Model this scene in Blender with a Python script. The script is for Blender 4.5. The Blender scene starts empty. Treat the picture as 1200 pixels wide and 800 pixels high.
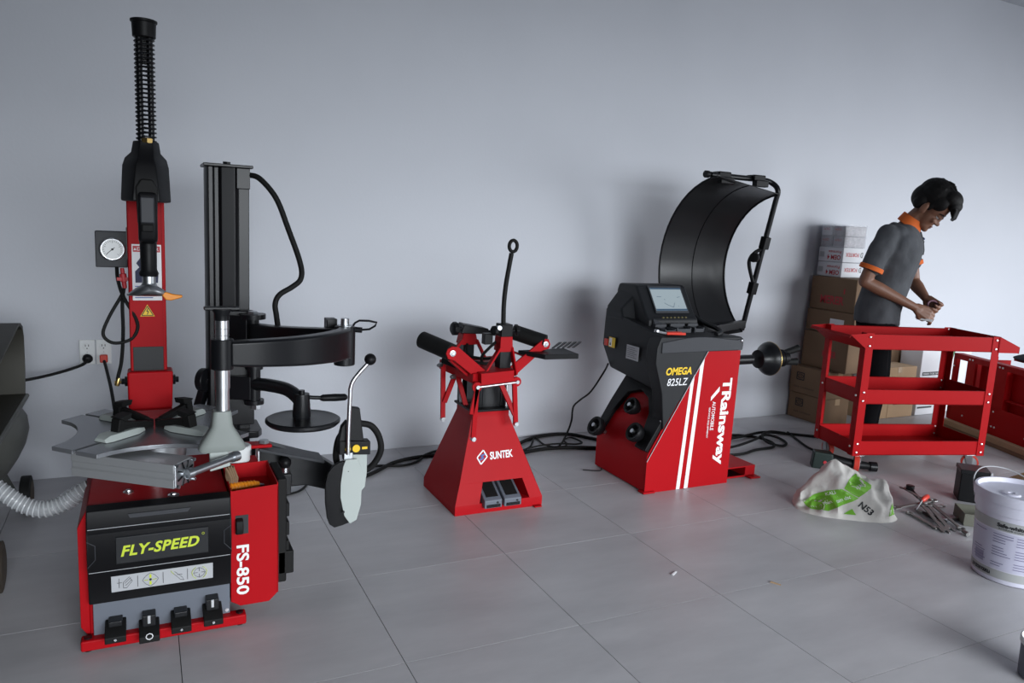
import bpy, bmesh, math, random
from mathutils import Vector, Matrix, noise
from mathutils.bvhtree import BVHTree
S = bpy.context.scene
COL = S.collection
R = math.radians
V = Vector
random.seed(7)

# ------------------------------------------------------------------ camera, light, exposure
cd = bpy.data.cameras.new('camera'); cam = bpy.data.objects.new('camera', cd); COL.objects.link(cam)
cd.sensor_fit = 'HORIZONTAL'; cd.sensor_width = 36.0; cd.lens = 36.0 * 881.96 / 1200.0
cd.clip_start = 0.05; cd.clip_end = 60
YAW, PITCH, ROLL = 0.459741661, 0.153494398, 0.0509376847
f_ = V((math.sin(YAW)*math.cos(PITCH), math.cos(YAW)*math.cos(PITCH), -math.sin(PITCH)))
r_ = V((math.cos(YAW), -math.sin(YAW), 0)); u_ = r_.cross(f_)
r2 = r_*math.cos(ROLL) + u_*math.sin(ROLL); u2 = u_*math.cos(ROLL) - r_*math.sin(ROLL)
cam.matrix_world = Matrix(((r2.x, u2.x, -f_.x, 0), (r2.y, u2.y, -f_.y, 0), (r2.z, u2.z, -f_.z, 1.4), (0, 0, 0, 1)))
S.camera = cam

W = bpy.data.worlds.new('world'); S.world = W; W.use_nodes = True
W.node_tree.nodes['Background'].inputs[0].default_value = (0.80, 0.88, 1.0, 1)
W.node_tree.nodes['Background'].inputs[1].default_value = 0.20

def area(name, loc, target, sx, sy, power, col, spread):
    l = bpy.data.lights.new(name, 'AREA'); l.shape = 'RECTANGLE'; l.size = sx; l.size_y = sy
    l.energy = power; l.spread = R(spread); l.color = col
    o = bpy.data.objects.new(name, l); COL.objects.link(o); o.location = loc
    o.rotation_euler = (V(target) - V(loc)).to_track_quat('-Z', 'Y').to_euler()
    return o
# daylight coming in through the wide shop-front opening on the right and behind the camera
area('door_daylight', (8.4, 0.3, 1.25), (5.8, 4.33, 0.10), 4.6, 1.9, 99, (0.91, 0.95, 1.0), 102)
area('front_daylight', (2.2, -3.9, 1.5), (1.75, 4.33, -1.6), 6.5, 1.8, 152, (0.90, 0.95, 1.0), 70)
S.view_settings.view_transform = 'Standard'; S.view_settings.look = 'None'
S.view_settings.exposure = 0.0; S.view_settings.gamma = 1.0; S.view_settings.use_curve_mapping = False

# ------------------------------------------------------------------ materials
def nt(name):
    m = bpy.data.materials.new(name); m.use_nodes = True
    return m, m.node_tree.nodes, m.node_tree.links, m.node_tree.nodes['Principled BSDF']
def mat(name, col, rough=0.5, metal=0.0, spec=0.5, var=0.0, vscale=8, bump=0.0, bscale=200, coat=0.0):
    m, N, L, b = nt(name)
    b.inputs['Base Color'].default_value = (*col, 1); b.inputs['Roughness'].default_value = rough
    b.inputs['Metallic'].default_value = metal; b.inputs['Specular IOR Level'].default_value = spec
    if coat: b.inputs['Coat Weight'].default_value = coat; b.inputs['Coat Roughness'].default_value = 0.15
    tc = N.new('ShaderNodeTexCoord')
    if var:
        n = N.new('ShaderNodeTexNoise'); n.inputs['Scale'].default_value = vscale; n.inputs['Detail'].default_value = 6
        L.new(tc.outputs['Object'], n.inputs['Vector'])
        mx = N.new('ShaderNodeMix'); mx.data_type = 'RGBA'
        mx.inputs['A'].default_value = (*[max(0, c*(1-var)) for c in col], 1)
        mx.inputs['B'].default_value = (*[min(1, c*(1+var)) for c in col], 1)
        L.new(n.outputs['Fac'], mx.inputs['Factor']); L.new(mx.outputs['Result'], b.inputs['Base Color'])
    if bump:
        n2 = N.new('ShaderNodeTexNoise'); n2.inputs['Scale'].default_value = bscale; n2.inputs['Detail'].default_value = 3
        L.new(tc.outputs['Object'], n2.inputs['Vector'])
        bp = N.new('ShaderNodeBump'); bp.inputs['Strength'].default_value = bump; bp.inputs['Distance'].default_value = 0.01
        L.new(n2.outputs['Fac'], bp.inputs['Height']); L.new(bp.outputs['Normal'], b.inputs['Normal'])
    return m
RED = mat('red_powder_coat', (0.38, 0.005, 0.009), 0.44, spec=0.10, var=0.06, vscale=5, bump=0.02, bscale=300)
RED2 = mat('red_cart_enamel', (0.36, 0.0035, 0.006), 0.47, spec=0.10, var=0.05, vscale=4)
REDL = mat('orange_red_plastic', (0.65, 0.05, 0.03), 0.4)
BLK = mat('black_plastic', (0.006, 0.006, 0.007), 0.44, spec=0.18, bump=0.03, bscale=400)
BLKM = mat('black_paint_metal', (0.006, 0.0065, 0.008), 0.34, spec=0.3, var=0.1)
SHELL = mat('black_textured_shell', (0.011, 0.012, 0.014), 0.5, spec=0.3, bump=0.08, bscale=500)
GREYSH = mat('dark_grey_shell', (0.036, 0.038, 0.044), 0.5, spec=0.3, bump=0.05, bscale=500)
RUB = mat('black_rubber', (0.006, 0.006, 0.006), 0.65, spec=0.25, bump=0.06, bscale=250)
CHR = mat('bright_steel', (0.68, 0.69, 0.71), 0.30, 1.0)
STL = mat('brushed_steel', (0.46, 0.48, 0.50), 0.36, 1.0, var=0.08, vscale=14)
ALU = mat('aluminium_extrusion', (0.40, 0.41, 0.42), 0.45, 0.55, var=0.04)
PLATE = mat('worn_turntable_steel', (0.27, 0.28, 0.30), 0.26, 0.65, var=0.12, vscale=9)
GRYP = mat('grey_panel_paint', (0.12, 0.135, 0.165), 0.5, var=0.05)
CONE = mat('grey_green_plastic', (0.23, 0.255, 0.24), 0.5, var=0.04)
PALE = mat('pale_grey_plastic', (0.40, 0.44, 0.42), 0.5, var=0.04)
WHT = mat('white_plastic', (0.72, 0.74, 0.74), 0.4)
WHTP = mat('white_print', (0.80, 0.80, 0.82), 0.5)
BLKP = mat('black_print', (0.015, 0.015, 0.018), 0.6)
NAVY = mat('navy_print', (0.02, 0.025, 0.07), 0.6)
YELP = mat('yellow_print', (0.80, 0.52, 0.01), 0.5)
LIME = mat('lime_print', (0.52, 0.62, 0.03), 0.5)
SILP = mat('silver_sticker', (0.42, 0.43, 0.45), 0.45)
REDP = mat('red_print', (0.50, 0.03, 0.04), 0.5)
ORG = mat('orange_plastic', (0.85, 0.28, 0.01), 0.45)
GOLD = mat('brass', (0.55, 0.38, 0.14), 0.35, 1.0)
BLUEP = mat('blue_print', (0.05, 0.10, 0.35), 0.5)
CARD = mat('brown_cardboard', (0.205, 0.130, 0.076), 0.85, var=0.10, vscale=6)
CARDL = mat('tan_cardboard', (0.40, 0.27, 0.16), 0.85, var=0.08, vscale=6)
TAPE = mat('clear_packing_tape', (0.42, 0.30, 0.19), 0.25)
WBOX = mat('white_carton', (0.66, 0.67, 0.70), 0.7, var=0.04)
OLIVE = mat('olive_metal', (0.042, 0.040, 0.031), 0.55, 0.2, var=0.25, vscale=10)
TANK = mat('grey_green_tank_paint', (0.105, 0.11, 0.10), 0.5, 0.2, var=0.15, vscale=6)
RUST = mat('brown_wheel', (0.06, 0.045, 0.03), 0.7, var=0.3)

def glass(name, col, rough, tr, fac):
    m, N, L, b = nt(name)
    t = N.new('ShaderNodeBsdfTransparent'); t.inputs[0].default_value = (*tr, 1)
    b.inputs['Base Color'].default_value = (*col, 1); b.inputs['Roughness'].default_value = rough
    mx = N.new('ShaderNodeMixShader'); mx.inputs[0].default_value = fac
    n = N.new('ShaderNodeTexNoise'); n.inputs['Scale'].default_value = 22; n.inputs['Detail'].default_value = 4
    tc = N.new('ShaderNodeTexCoord'); L.new(tc.outputs['Object'], n.inputs['Vector'])
    bp = N.new('ShaderNodeBump'); bp.inputs['Strength'].default_value = 0.8; bp.inputs['Distance'].default_value = 0.02
    L.new(n.outputs['Fac'], bp.inputs['Height']); L.new(bp.outputs['Normal'], b.inputs['Normal'])
    L.new(t.outputs[0], mx.inputs[1]); L.new(b.outputs[0], mx.inputs[2])
    L.new(mx.outputs[0], N['Material Output'].inputs[0])
    return m
FILM = glass('clear_stretch_film', (0.8, 0.82, 0.85), 0.12, (0.97, 0.97, 0.98), 0.25)
HOSEC = glass('clear_spiral_hose', (0.62, 0.64, 0.66), 0.15, (0.85, 0.86, 0.87), 0.42)
DIALG = mat('dial_face', (0.72, 0.74, 0.74), 0.3)
def screen_mat():
    m, N, L, b = nt('lcd_screen')
    b.inputs['Base Color'].default_value = (0.05, 0.06, 0.07, 1); b.inputs['Roughness'].default_value = 0.2
    b.inputs['Emission Color'].default_value = (0.36, 0.44, 0.48, 1); b.inputs['Emission Strength'].default_value = 0.75
    return m
SCR = screen_mat()
SCRD = mat('lcd_dark_marks', (0.05, 0.09, 0.14), 0.4)

# ------------------------------------------------------------------ mesh builder
OFF = {}
def perp(d):
    d = d.normalized(); a = V((0, 0, 1)) if abs(d.z) < 0.9 else V((1, 0, 0))
    x = d.cross(a).normalized(); return x, d.cross(x).normalized()
def smoothpath(pts, k=6):
    pts = [V(p) for p in pts]; out = []
    for i in range(len(pts)-1):
        p0 = pts[max(i-1, 0)]; p1 = pts[i]; p2 = pts[i+1]; p3 = pts[min(i+2, len(pts)-1)]
        for j in range(k):
            t = j/k
            out.append(0.5*((2*p1)+(p2-p0)*t+(2*p0-5*p1+4*p2-p3)*t*t+(3*p1-p0-3*p2+p3)*t**3))
    out.append(pts[-1]); return out
class MB:
    def __init__(s): s.v = []; s.f = []; s.mi = []; s.cur = 0
    def add(s, vs, fs):
        o = len(s.v); s.v += [V(p) for p in vs]; s.f += [[i+o for i in f] for f in fs]; s.mi += [s.cur]*len(fs); return s
    def slot(s, i): s.cur = i; return s
    def hexa(s, p): # 8 points: bottom 4 ccw, top 4 ccw
        return s.add(p, [(3,2,1,0),(4,5,6,7),(0,1,5,4),(1,2,6,5),(2,3,7,6),(3,0,4,7)])
    def box(s, a, b):
        x0,y0,z0 = [min(a[i],b[i]) for i in range(3)]; x1,y1,z1 = [max(a[i],b[i]) for i in range(3)]
        return s.hexa([(x0,y0,z0),(x1,y0,z0),(x1,y1,z0),(x0,y1,z0),(x0,y0,z1),(x1,y0,z1),(x1,y1,z1),(x0,y1,z1)])
    def bar(s, p, q, w, h, up=(0,0,1), w2=None, h2=None):
        p, q = V(p), V(q); d = (q-p).normalized(); up = V(up)
        x = d.cross(up)
        if x.length < 1e-4: x = d.cross(V((1,0,0)))
        x.normalize(); y = x.cross(d).normalized(); w2 = w2 or w; h2 = h2 or h
        P = []
        for c, ww, hh in ((p, w, h), (q, w2, h2)):
            P += [c-x*ww/2-y*hh/2, c+x*ww/2-y*hh/2, c+x*ww/2+y*hh/2, c-x*ww/2+y*hh/2]
        return s.hexa(P)
    def cyl(s, p, q, r, r2=None, n=20, caps=True):
        p, q = V(p), V(q); r2 = r if r2 is None else r2; x, y = perp(q-p); vs = []
        for c, rr in ((p, r), (q, r2)):
            vs += [c+(x*math.cos(2*math.pi*i/n)+y*math.sin(2*math.pi*i/n))*rr for i in range(n)]
        fs = [(i, (i+1) % n, n+(i+1) % n, n+i) for i in range(n)]
        if caps: fs += [tuple(range(n-1, -1, -1)), tuple(range(n, 2*n))]
        return s.add(vs, fs)
    def lathe(s, prof, o, d, n=24, caps=True): # prof: (t along d, radius)
        o = V(o); d = V(d).normalized(); x, y = perp(d); vs = []; m = len(prof)
        for t, rr in prof:
            vs += [o+d*t+(x*math.cos(2*math.pi*i/n)+y*math.sin(2*math.pi*i/n))*max(rr, 1e-5) for i in range(n)]
        fs = [(k*n+i, k*n+(i+1) % n, (k+1)*n+(i+1) % n, (k+1)*n+i) for k in range(m-1) for i in range(n)]
        if caps: fs += [tuple(range(n-1, -1, -1)), tuple(range((m-1)*n, m*n))]
        return s.add(vs, fs)
    def tube(s, pts, r, n=10, k=6, closed=False):
        pts = smoothpath(pts, k) if k > 1 else [V(p) for p in pts]
        rr = r if isinstance(r, (list, tuple)) else None; vs = []; x = None; m = len(pts)
        for i, p in enumerate(pts):
            d = (pts[min(i+1, m-1)]-pts[max(i-1, 0)])
            if d.length < 1e-9: d = V((0, 0, 1))
            d.normalize()
            x = perp(d)[0] if x is None else (x-d*x.dot(d))
            if x.length < 1e-6: x = perp(d)[0]
            x.normalize(); y = d.cross(x)
            rad = r if rr is None else rr[0]+(rr[1]-rr[0])*i/(m-1)
            vs += [p+(x*math.cos(2*math.pi*j/n)+y*math.sin(2*math.pi*j/n))*rad for j in range(n)]
        fs = [(k_*n+i, k_*n+(i+1) % n, (k_+1)*n+(i+1) % n, (k_+1)*n+i) for k_ in range(m-1) for i in range(n)]
        fs += [tuple(range(n-1, -1, -1)), tuple(range((m-1)*n, m*n))]
        return s.add(vs, fs)
    def ring(s, c, d, R_, r, n=32, k=10):
        c = V(c); d = V(d).normalized(); x, y = perp(d); vs = []
        for i in range(n):
            a = 2*math.pi*i/n; e = x*math.cos(a)+y*math.sin(a)
            vs += [c+e*(R_+r*math.cos(2*math.pi*j/k))+d*r*math.sin(2*math.pi*j/k) for j in range(k)]
        return s.add(vs, [(i*k+j, ((i+1) % n)*k+j, ((i+1) % n)*k+(j+1) % k, i*k+(j+1) % k) for i in range(n) for j in range(k)])
    def prism(s, poly, o, ax, ay, az): # poly in (ax, ay) plane from o, extruded by vector az
        o, ax, ay, az = V(o), V(ax), V(ay), V(az); n = len(poly)
        a = [o+ax*p[0]+ay*p[1] for p in poly]
        return s.add(a+[p+az for p in a], [tuple(range(n-1, -1, -1)), tuple(range(n, 2*n))]+[(i, (i+1) % n, n+(i+1) % n, n+i) for i in range(n)])
    def px(s, poly, x0, x1): return s.prism(poly, (x0,0,0), (0,1,0), (0,0,1), (x1-x0,0,0))      # poly (y,z)
    def py(s, poly, y0, y1): return s.prism(poly, (0,y0,0), (1,0,0), (0,0,1), (0,y1-y0,0))      # poly (x,z)
    def pz(s, poly, z0, z1): return s.prism(poly, (0,0,z0), (1,0,0), (0,1,0), (0,0,z1-z0))
    def ell(s, c, rad, M=None, n=16, m=10):
        c = V(c); vs = []
        rad = V(rad) if not isinstance(rad, (int, float)) else V((rad,)*3)
        for i in range(m+1):
            t = math.pi*i/m
            for j in range(n):
                p = 2*math.pi*j/n
                e = V((rad.x*math.sin(t)*math.cos(p), rad.y*math.sin(t)*math.sin(p), rad.z*math.cos(t)))
                vs.append(c+(M @ e if M else e))
        return s.add(vs, [(i*n+j, (i+1)*n+j, (i+1)*n+(j+1) % n, i*n+(j+1) % n) for i in range(m) for j in range(n)])
    def loft(s, secs, n=20): # secs: (center, rx vec, ry vec)
        vs = []; m = len(secs)
        for c, ax, ay in secs:
            vs += [V(c)+V(ax)*math.cos(2*math.pi*j/n)+V(ay)*math.sin(2*math.pi*j/n) for j in range(n)]
        fs = [(i*n+j, i*n+(j+1) % n, (i+1)*n+(j+1) % n, (i+1)*n+j) for i in range(m-1) for j in range(n)]
        fs += [tuple(range(n-1, -1, -1)), tuple(range((m-1)*n, m*n))]
        return s.add(vs, fs)
    def limb(s, pts, n=12):  # pts: (pos, radius) with round ends
        P = [(V(p), r) for p, r in pts]
        for p, r in P: s.ell(p, r, n=12, m=8)
        for (p, r), (q, r2_) in zip(P, P[1:]): s.cyl(p, q, r, r2_, n=n)
        return s
    def build(s, name, m, parent=None, bevel=0.0, smooth=True, seg=2, ang=38, local=False, solid=0):
        me = bpy.data.meshes.new(name); off = V((0,0,0)) if local or parent is None else OFF[parent.name]
        bm = bmesh.new(); vv = [bm.verts.new(p-off) for p in s.v]
        ms = m if isinstance(m, (list, tuple)) else [m]
        for f, k in zip(s.f, s.mi):
            try: fa = bm.faces.new([vv[i] for i in f]); fa.material_index = k
            except ValueError: pass
        bmesh.ops.remove_doubles(bm, verts=bm.verts, dist=1e-6)
        bmesh.ops.recalc_face_normals(bm, faces=bm.faces)
        if smooth:
            for f in bm.faces: f.smooth = True
            for e in bm.edges:
                if len(e.link_faces) != 2 or e.calc_face_angle(0) > R(ang): e.smooth = False
        bm.to_mesh(me); bm.free()
        for q in ms: me.materials.append(q)
        o = bpy.data.objects.new(name, me); COL.objects.link(o)
        if parent is not None: o.parent = parent; OFF[o.name] = off
        else: OFF[o.name] = V((0,0,0))
        if bevel:
            b = o.modifiers.new('bevel', 'BEVEL'); b.width = bevel; b.segments = seg; b.limit_method = 'ANGLE'; b.angle_limit = R(40)
            b.harden_normals = True
        return o
def tag(o, label=None, cat=None, group=None, kind=None):
    if label: o['label'] = label
    if cat: o['category'] = cat
    if group: o['group'] = group
    if kind: o['kind'] = kind
    return o
def thing(name, label, cat, loc=(0,0,0), rz=0.0, group=None):
    o = bpy.data.objects.new(name, None); COL.objects.link(o); o.location = loc; o.rotation_euler = (0,0,rz)
    o.empty_display_size = 0.1
    OFF[o.name] = V(loc) if not rz else V((0,0,0)); return tag(o, label, cat, group)
def copy_tree(o, parent=None):
    c = o.copy(); COL.objects.link(c); c.parent = parent; OFF[c.name] = OFF.get(o.name, V((0,0,0)))
    for ch in list(o.children): copy_tree(ch, c)
    return c
def text(s_, m, parent, o, ax, ay, w, h, name='lettering', shear=0.0, bold=0.0, thick=0.0006, local=False, spacing=1.0):
    """lettering fitted into the rectangle o, o+ax*w, o+ay*h"""
    c = bpy.data.curves.new(name, 'FONT'); c.body = s_; c.size = 1; c.shear = shear; c.offset = bold
    c.space_character = spacing; c.resolution_u = 3; c.align_x = 'LEFT'
    to = bpy.data.objects.new('tmp', c); COL.objects.link(to); bpy.context.view_layer.update()
    dg = bpy.context.evaluated_depsgraph_get(); me = bpy.data.meshes.new_from_object(to.evaluated_get(dg))
    bpy.data.objects.remove(to); bpy.data.curves.remove(c)
    xs = [v.co.x for v in me.vertices]; ys = [v.co.y for v in me.vertices]
    x0, x1, y0, y1 = min(xs), max(xs), min(ys), max(ys)
    o, ax, ay = V(o), V(ax).normalized(), V(ay).normalized(); nz = ax.cross(ay)
    off = V((0,0,0)) if local or parent is None else OFF[parent.name]
    for v in me.vertices:
        v.co = o + ax*((v.co.x-x0)/(x1-x0)*w) + ay*((v.co.y-y0)/(y1-y0)*h) + nz*thick - off
    me.materials.append(m); me.name = name
    t = bpy.data.objects.new(name, me); COL.objects.link(t)
    if parent is not None: t.parent = parent; OFF[t.name] = off
    return t
def quad(o, ax, ay, w, h, t=0.0012):
    o, ax, ay = V(o), V(ax).normalized(), V(ay).normalized(); nz = ax.cross(ay)
    m = MB(); p = [o, o+ax*w, o+ax*w+ay*h, o+ay*h]
    return m.hexa(p+[q+nz*t for q in p])

# ------------------------------------------------------------------ room
def wall_mat():
    m, N, L, b = nt('painted_plaster')
    tc = N.new('ShaderNodeTexCoord'); n = N.new('ShaderNodeTexNoise'); n.inputs['Scale'].default_value = 0.9; n.inputs['Detail'].default_value = 5
    L.new(tc.outputs['Object'], n.inputs['Vector'])
    rp = N.new('ShaderNodeValToRGB'); rp.color_ramp.elements[0].position = 0.3; rp.color_ramp.elements[1].position = 0.75
    rp.color_ramp.elements[0].color = (0.525, 0.545, 0.59, 1); rp.color_ramp.elements[1].color = (0.565, 0.585, 0.63, 1)
    L.new(n.outputs['Fac'], rp.inputs[0]); L.new(rp.outputs[0], b.inputs['Base Color'])
    b.inputs['Roughness'].default_value = 0.6
    n2 = N.new('ShaderNodeTexNoise'); n2.inputs['Scale'].default_value = 60; n2.inputs['Detail'].default_value = 4
    L.new(tc.outputs['Object'], n2.inputs['Vector'])
    bp = N.new('ShaderNodeBump'); bp.inputs['Strength'].default_value = 0.05; bp.inputs['Distance'].default_value = 0.01
    L.new(n2.outputs['Fac'], bp.inputs['Height']); L.new(bp.outputs['Normal'], b.inputs['Normal'])
    return m
def tile_mat():
    m, N, L, b = nt('grey_stone_tile')
    tc = N.new('ShaderNodeTexCoord'); oi = N.new('ShaderNodeObjectInfo'); geo = N.new('ShaderNodeNewGeometry')
    mp = N.new('ShaderNodeMapping'); mp.inputs['Scale'].default_value = (1.0, 3.0, 1.0)
    L.new(geo.outputs['Position'], mp.inputs['Vector'])
    ad = N.new('ShaderNodeVectorMath'); ad.operation = 'ADD'; L.new(mp.outputs[0], ad.inputs[0])
    cx = N.new('ShaderNodeCombineXYZ'); mu = N.new('ShaderNodeMath'); mu.operation = 'MULTIPLY'; mu.inputs[1].default_value = 40
    L.new(oi.outputs['Random'], mu.inputs[0]); L.new(mu.outputs[0], cx.inputs[0]); L.new(cx.outputs[0], ad.inputs[1])
    n = N.new('ShaderNodeTexNoise'); n.inputs['Scale'].default_value = 1.6; n.inputs['Detail'].default_value = 7; n.inputs['Roughness'].default_value = 0.62
    L.new(ad.outputs[0], n.inputs['Vector'])
    rp = N.new('ShaderNodeValToRGB'); e = rp.color_ramp.elements
    e[0].position = 0.30; e[0].color = (0.395, 0.39, 0.408, 1); e[1].position = 0.72; e[1].color = (0.515, 0.508, 0.525, 1)
    L.new(n.outputs['Fac'], rp.inputs[0])
    # dirt: small scattered scuffs
    n3 = N.new('ShaderNodeTexNoise'); n3.inputs['Scale'].default_value = 9; n3.inputs['Detail'].default_value = 8; n3.inputs['Roughness'].default_value = 0.75
    mp2 = N.new('ShaderNodeMapping'); mp2.inputs['Scale'].default_value = (0.6, 2.4, 1); L.new(geo.outputs['Position'], mp2.inputs['Vector']); L.new(mp2.outputs[0], n3.inputs['Vector'])
    r3 = N.new('ShaderNodeValToRGB'); r3.color_ramp.elements[0].position = 0.66; r3.color_ramp.elements[1].position = 0.78
    r3.color_ramp.elements[0].color = (0,0,0,1); r3.color_ramp.elements[1].color = (0.45,0.45,0.45,1)
    L.new(n3.outputs['Fac'], r3.inputs[0])
    mx = N.new('ShaderNodeMix'); mx.data_type = 'RGBA'; mx.inputs['B'].default_value = (0.24, 0.22, 0.20, 1)
    L.new(r3.outputs[0], mx.inputs['Factor']); L.new(rp.outputs[0], mx.inputs['A']); L.new(mx.outputs['Result'], b.inputs['Base Color'])
    rr = N.new('ShaderNodeMapRange'); rr.inputs[3].default_value = 0.30; rr.inputs[4].default_value = 0.48
    L.new(n.outputs['Fac'], rr.inputs[0]); L.new(rr.outputs[0], b.inputs['Roughness'])
    return m
TILE = tile_mat(); GROUT = mat('dark_grout', (0.10, 0.097, 0.095), 0.95, spec=0.1)
WY = 4.335
fl = MB().box((-4.2, -4.2, -0.12), (10.0, WY+0.2, -0.006)).build('floor', GROUT, smooth=False); tag(fl, kind='structure')
X0, DX, Y0, DY = 0.727, 0.648, 2.117, 0.622
tm = {}
for i in range(-7, 14):
    for j in range(-5, 4):
        x0, x1, y0, y1 = X0+i*DX, X0+(i+1)*DX, Y0+j*DY, min(Y0+(j+1)*DY, WY)
        key = round(y1-y0, 3)
        if key not in tm:
            b = MB(); hx, hy = DX-0.0026, (y1-y0)-0.0026
            b.hexa([(0,0,-0.03),(hx,0,-0.03),(hx,hy,-0.03),(0,hy,-0.03),(0,0,0),(hx,0,0),(hx,hy,0),(0,hy,0)])
            o = b.build('tile', TILE, fl, smooth=False, local=True); tm[key] = o
        else:
            o = tm[key].copy(); COL.objects.link(o)
        o.location = (x0+0.0013, y0+0.0013, -random.random()*0.0002)
tag(MB().box((-4.2, WY, -0.12), (10.0, WY+0.2, 3.7)).build('wall_back', wall_mat(), smooth=False), kind='structure')
tag(MB().box((-4.2, -4.2, 3.5), (10.0, WY, 3.7)).build('ceiling', mat('ceiling_paint', (0.42, 0.44, 0.47), 0.8), smooth=False), kind='structure')
tag(MB().box((-4.4, -4.2, -0.12), (-4.2, WY+0.2, 3.7)).build('wall_left', mat('side_wall_paint', (0.16, 0.17, 0.19), 0.7), smooth=False), kind='structure')
tag(MB().box((-4.2, -4.4, -0.12), (0.0, -4.2, 3.7)).build('added_shade_wall', mat('shade_wall_paint', (0.16, 0.17, 0.19), 0.7), smooth=False), kind='structure')  # unseen wall section, added to cut ambient light from the left front
# ------------------------------------------------------------------ tyre changer
XA, ZA, YA = V((1,0,0)), V((0,0,1)), V((0,1,0))
tc = thing('tyre_changer', 'large red tyre changing machine with steel turntable, tall spring post and black lifting arms', 'tyre changer', (0.03, 2.8, 0))
cab = MB().box((-0.176, 2.575, 0.03), (0.242, 3.06, 0.456))
cab.py([(-0.176, 0.455), (-0.203, 0.395), (-0.203, 0.062), (-0.176, 0.02)], 2.58, 3.06)
cab = cab.build('cabinet', RED, tc, bevel=0.003)
for y in (2.525, 3.02):
    b = MB().box((-0.202, y, 0.006), (0.292, y+0.045, 0.042)).build('base_bar', RED, tc, bevel=0.006)
    for x in (-0.182, 0.272): MB().cyl((x, y+0.022, 0), (x, y+0.022, 0.046), 0.012, n=12).build('anchor_bolt', BLKM, b)
# moulded front cover
cv = MB().px([(2.60,.462),(2.552,.458),(2.532,.404),(2.522,.392),(2.522,.276),(2.540,.252),(2.548,.150),(2.60,.140)], -0.176, 0.246).build('front_cover', BLK, tc, bevel=0.004)
MB().px([(2.5235,.378),(2.5175,.374),(2.5175,.288),(2.5235,.284)], -0.096, 0.174).build('name_panel', SHELL, cv, bevel=0.002)
MB().prism([(-0.060,.440),(0.123,.440),(0.100,.409),(-0.046,.409)], (0, 2.5405, 0), XA, ZA, (0, 0.012, 0)).build('grip_recess', GREYSH, cv)
for z, y in ((0.405, 2.5315), (0.264, 2.5295)):
    MB().bar((-0.172, y, z), (0.241, y, z), 0.0016, 0.0016).build('crease_line', SILP, cv, smooth=False)
for xs in (-1, 1):
    c = 0.035 + xs*0.2095
    MB().tube([(c, 2.5215, 0.37), (c-xs*0.022, 2.5215, 0.355), (c-xs*0.022, 2.5215, 0.31), (c, 2.5215, 0.285)], 0.0015, n=6, k=1).build('side_ridge', GREYSH, cv)
text('FLY-SPEED', LIME, cv, (-0.082, 2.5172, 0.311), (1, 0, 0.02), ZA, 0.228, 0.036, shear=0.25, bold=0.032, spacing=1.08)
MB().ring((0.158, 2.5172, 0.356), (0, 1, 0), 0.0036, 0.0007, n=14, k=5).build('register_mark', LIME, cv)
up = V((0, -0.008, 0.102)).normalized()
so = V((-0.112, 2.5455, 0.184))
st = quad(so, XA, up, 0.300, 0.055).build('symbol_sticker', SILP, tc, smooth=False)
g = MB()
def sp(x, z, d=0.0022): return so + XA*x + up*z + V((0, -d, 0))
for x in (0.075, 0.149, 0.222): g.bar(sp(x, .008), sp(x, .047), 0.0014, 0.0008)
# pictograms: bead breaker, turntable, tilting column, wheel with lips
for a, b_ in (((.022,.012),(.022,.045)),((.016,.03),(.030,.03)),((.034,.010),(.034,.030)),((.034,.030),(.052,.048)),((.034,.010),(.044,.010)),((.044,.010),(.060,.032)),((.060,.032),(.052,.044)),((.038,.026),(.056,.044)),((.040,.018),(.058,.036))):
    g.bar(sp(*a), sp(*b_), 0.0013, 0.0008)
def loop(pts, w=0.0012):
    for p, q in zip(pts, pts[1:]+pts[:1]): g.bar(sp(*p), sp(*q), w, 0.0008)
cx, cz = .112, .027
star = []
for k in range(16):
    a = 2*math.pi*k/16; rr = 0.0235 if k % 4 == 0 else (0.0195 if k % 2 == 0 else 0.020)
    star.append((cx+rr*1.0*math.cos(a), cz+rr*math.sin(a)))
loop(star)
for a, b_ in (((.178,.038),(.200,.012)),((.183,.043),(.207,.018)),((.190,.03),(.206,.03)),((.200,.012),(.211,.008)),((.207,.018),(.211,.008))): g.bar(sp(*a), sp(*b_), 0.0014, 0.0008)
cx2 = .258
loop([(cx2+0.018*math.cos(2*math.pi*k/8)*(1 if k % 2 == 0 else .9), cz+0.018*math.sin(2*math.pi*k/8)*(1 if k % 2 == 0 else .9)) for k in range(8)])
for k in range(4):
    a = math.pi/2*k; g.bar(sp(cx2+.005*math.cos(a), cz+.005*math.sin(a)), sp(cx2+.017*math.cos(a), cz+.017*math.sin(a)), 0.0016, 0.0008)
g.ell(sp(cx, cz), (0.004, 0.0006, 0.004), n=10, m=6)
g.build('pictogram_lines', BLKP, st, smooth=False)
g = MB()
for k in range(4):
    a = math.pi/2*k; g.bar(sp(cx+.006*math.cos(a), cz+.006*math.sin(a)), sp(cx+.018*math.cos(a), cz+.018*math.sin(a)), 0.006, 0.0008)
for s in (0, math.pi):
    for k in range(6):
        a = s-1.1+k*2.2/6; b_ = a+2.2/6
        g.bar(sp(cx2+.0225*math.cos(a), cz+.0225*math.sin(a)), sp(cx2+.0225*math.cos(b_), cz+.0225*math.sin(b_)), 0.006, 0.0008)
g.bar(sp(.172, .047), sp(.180, .035), 0.010, 0.0008)
g.build('pictogram_marks', LIME, st, smooth=False)
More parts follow.
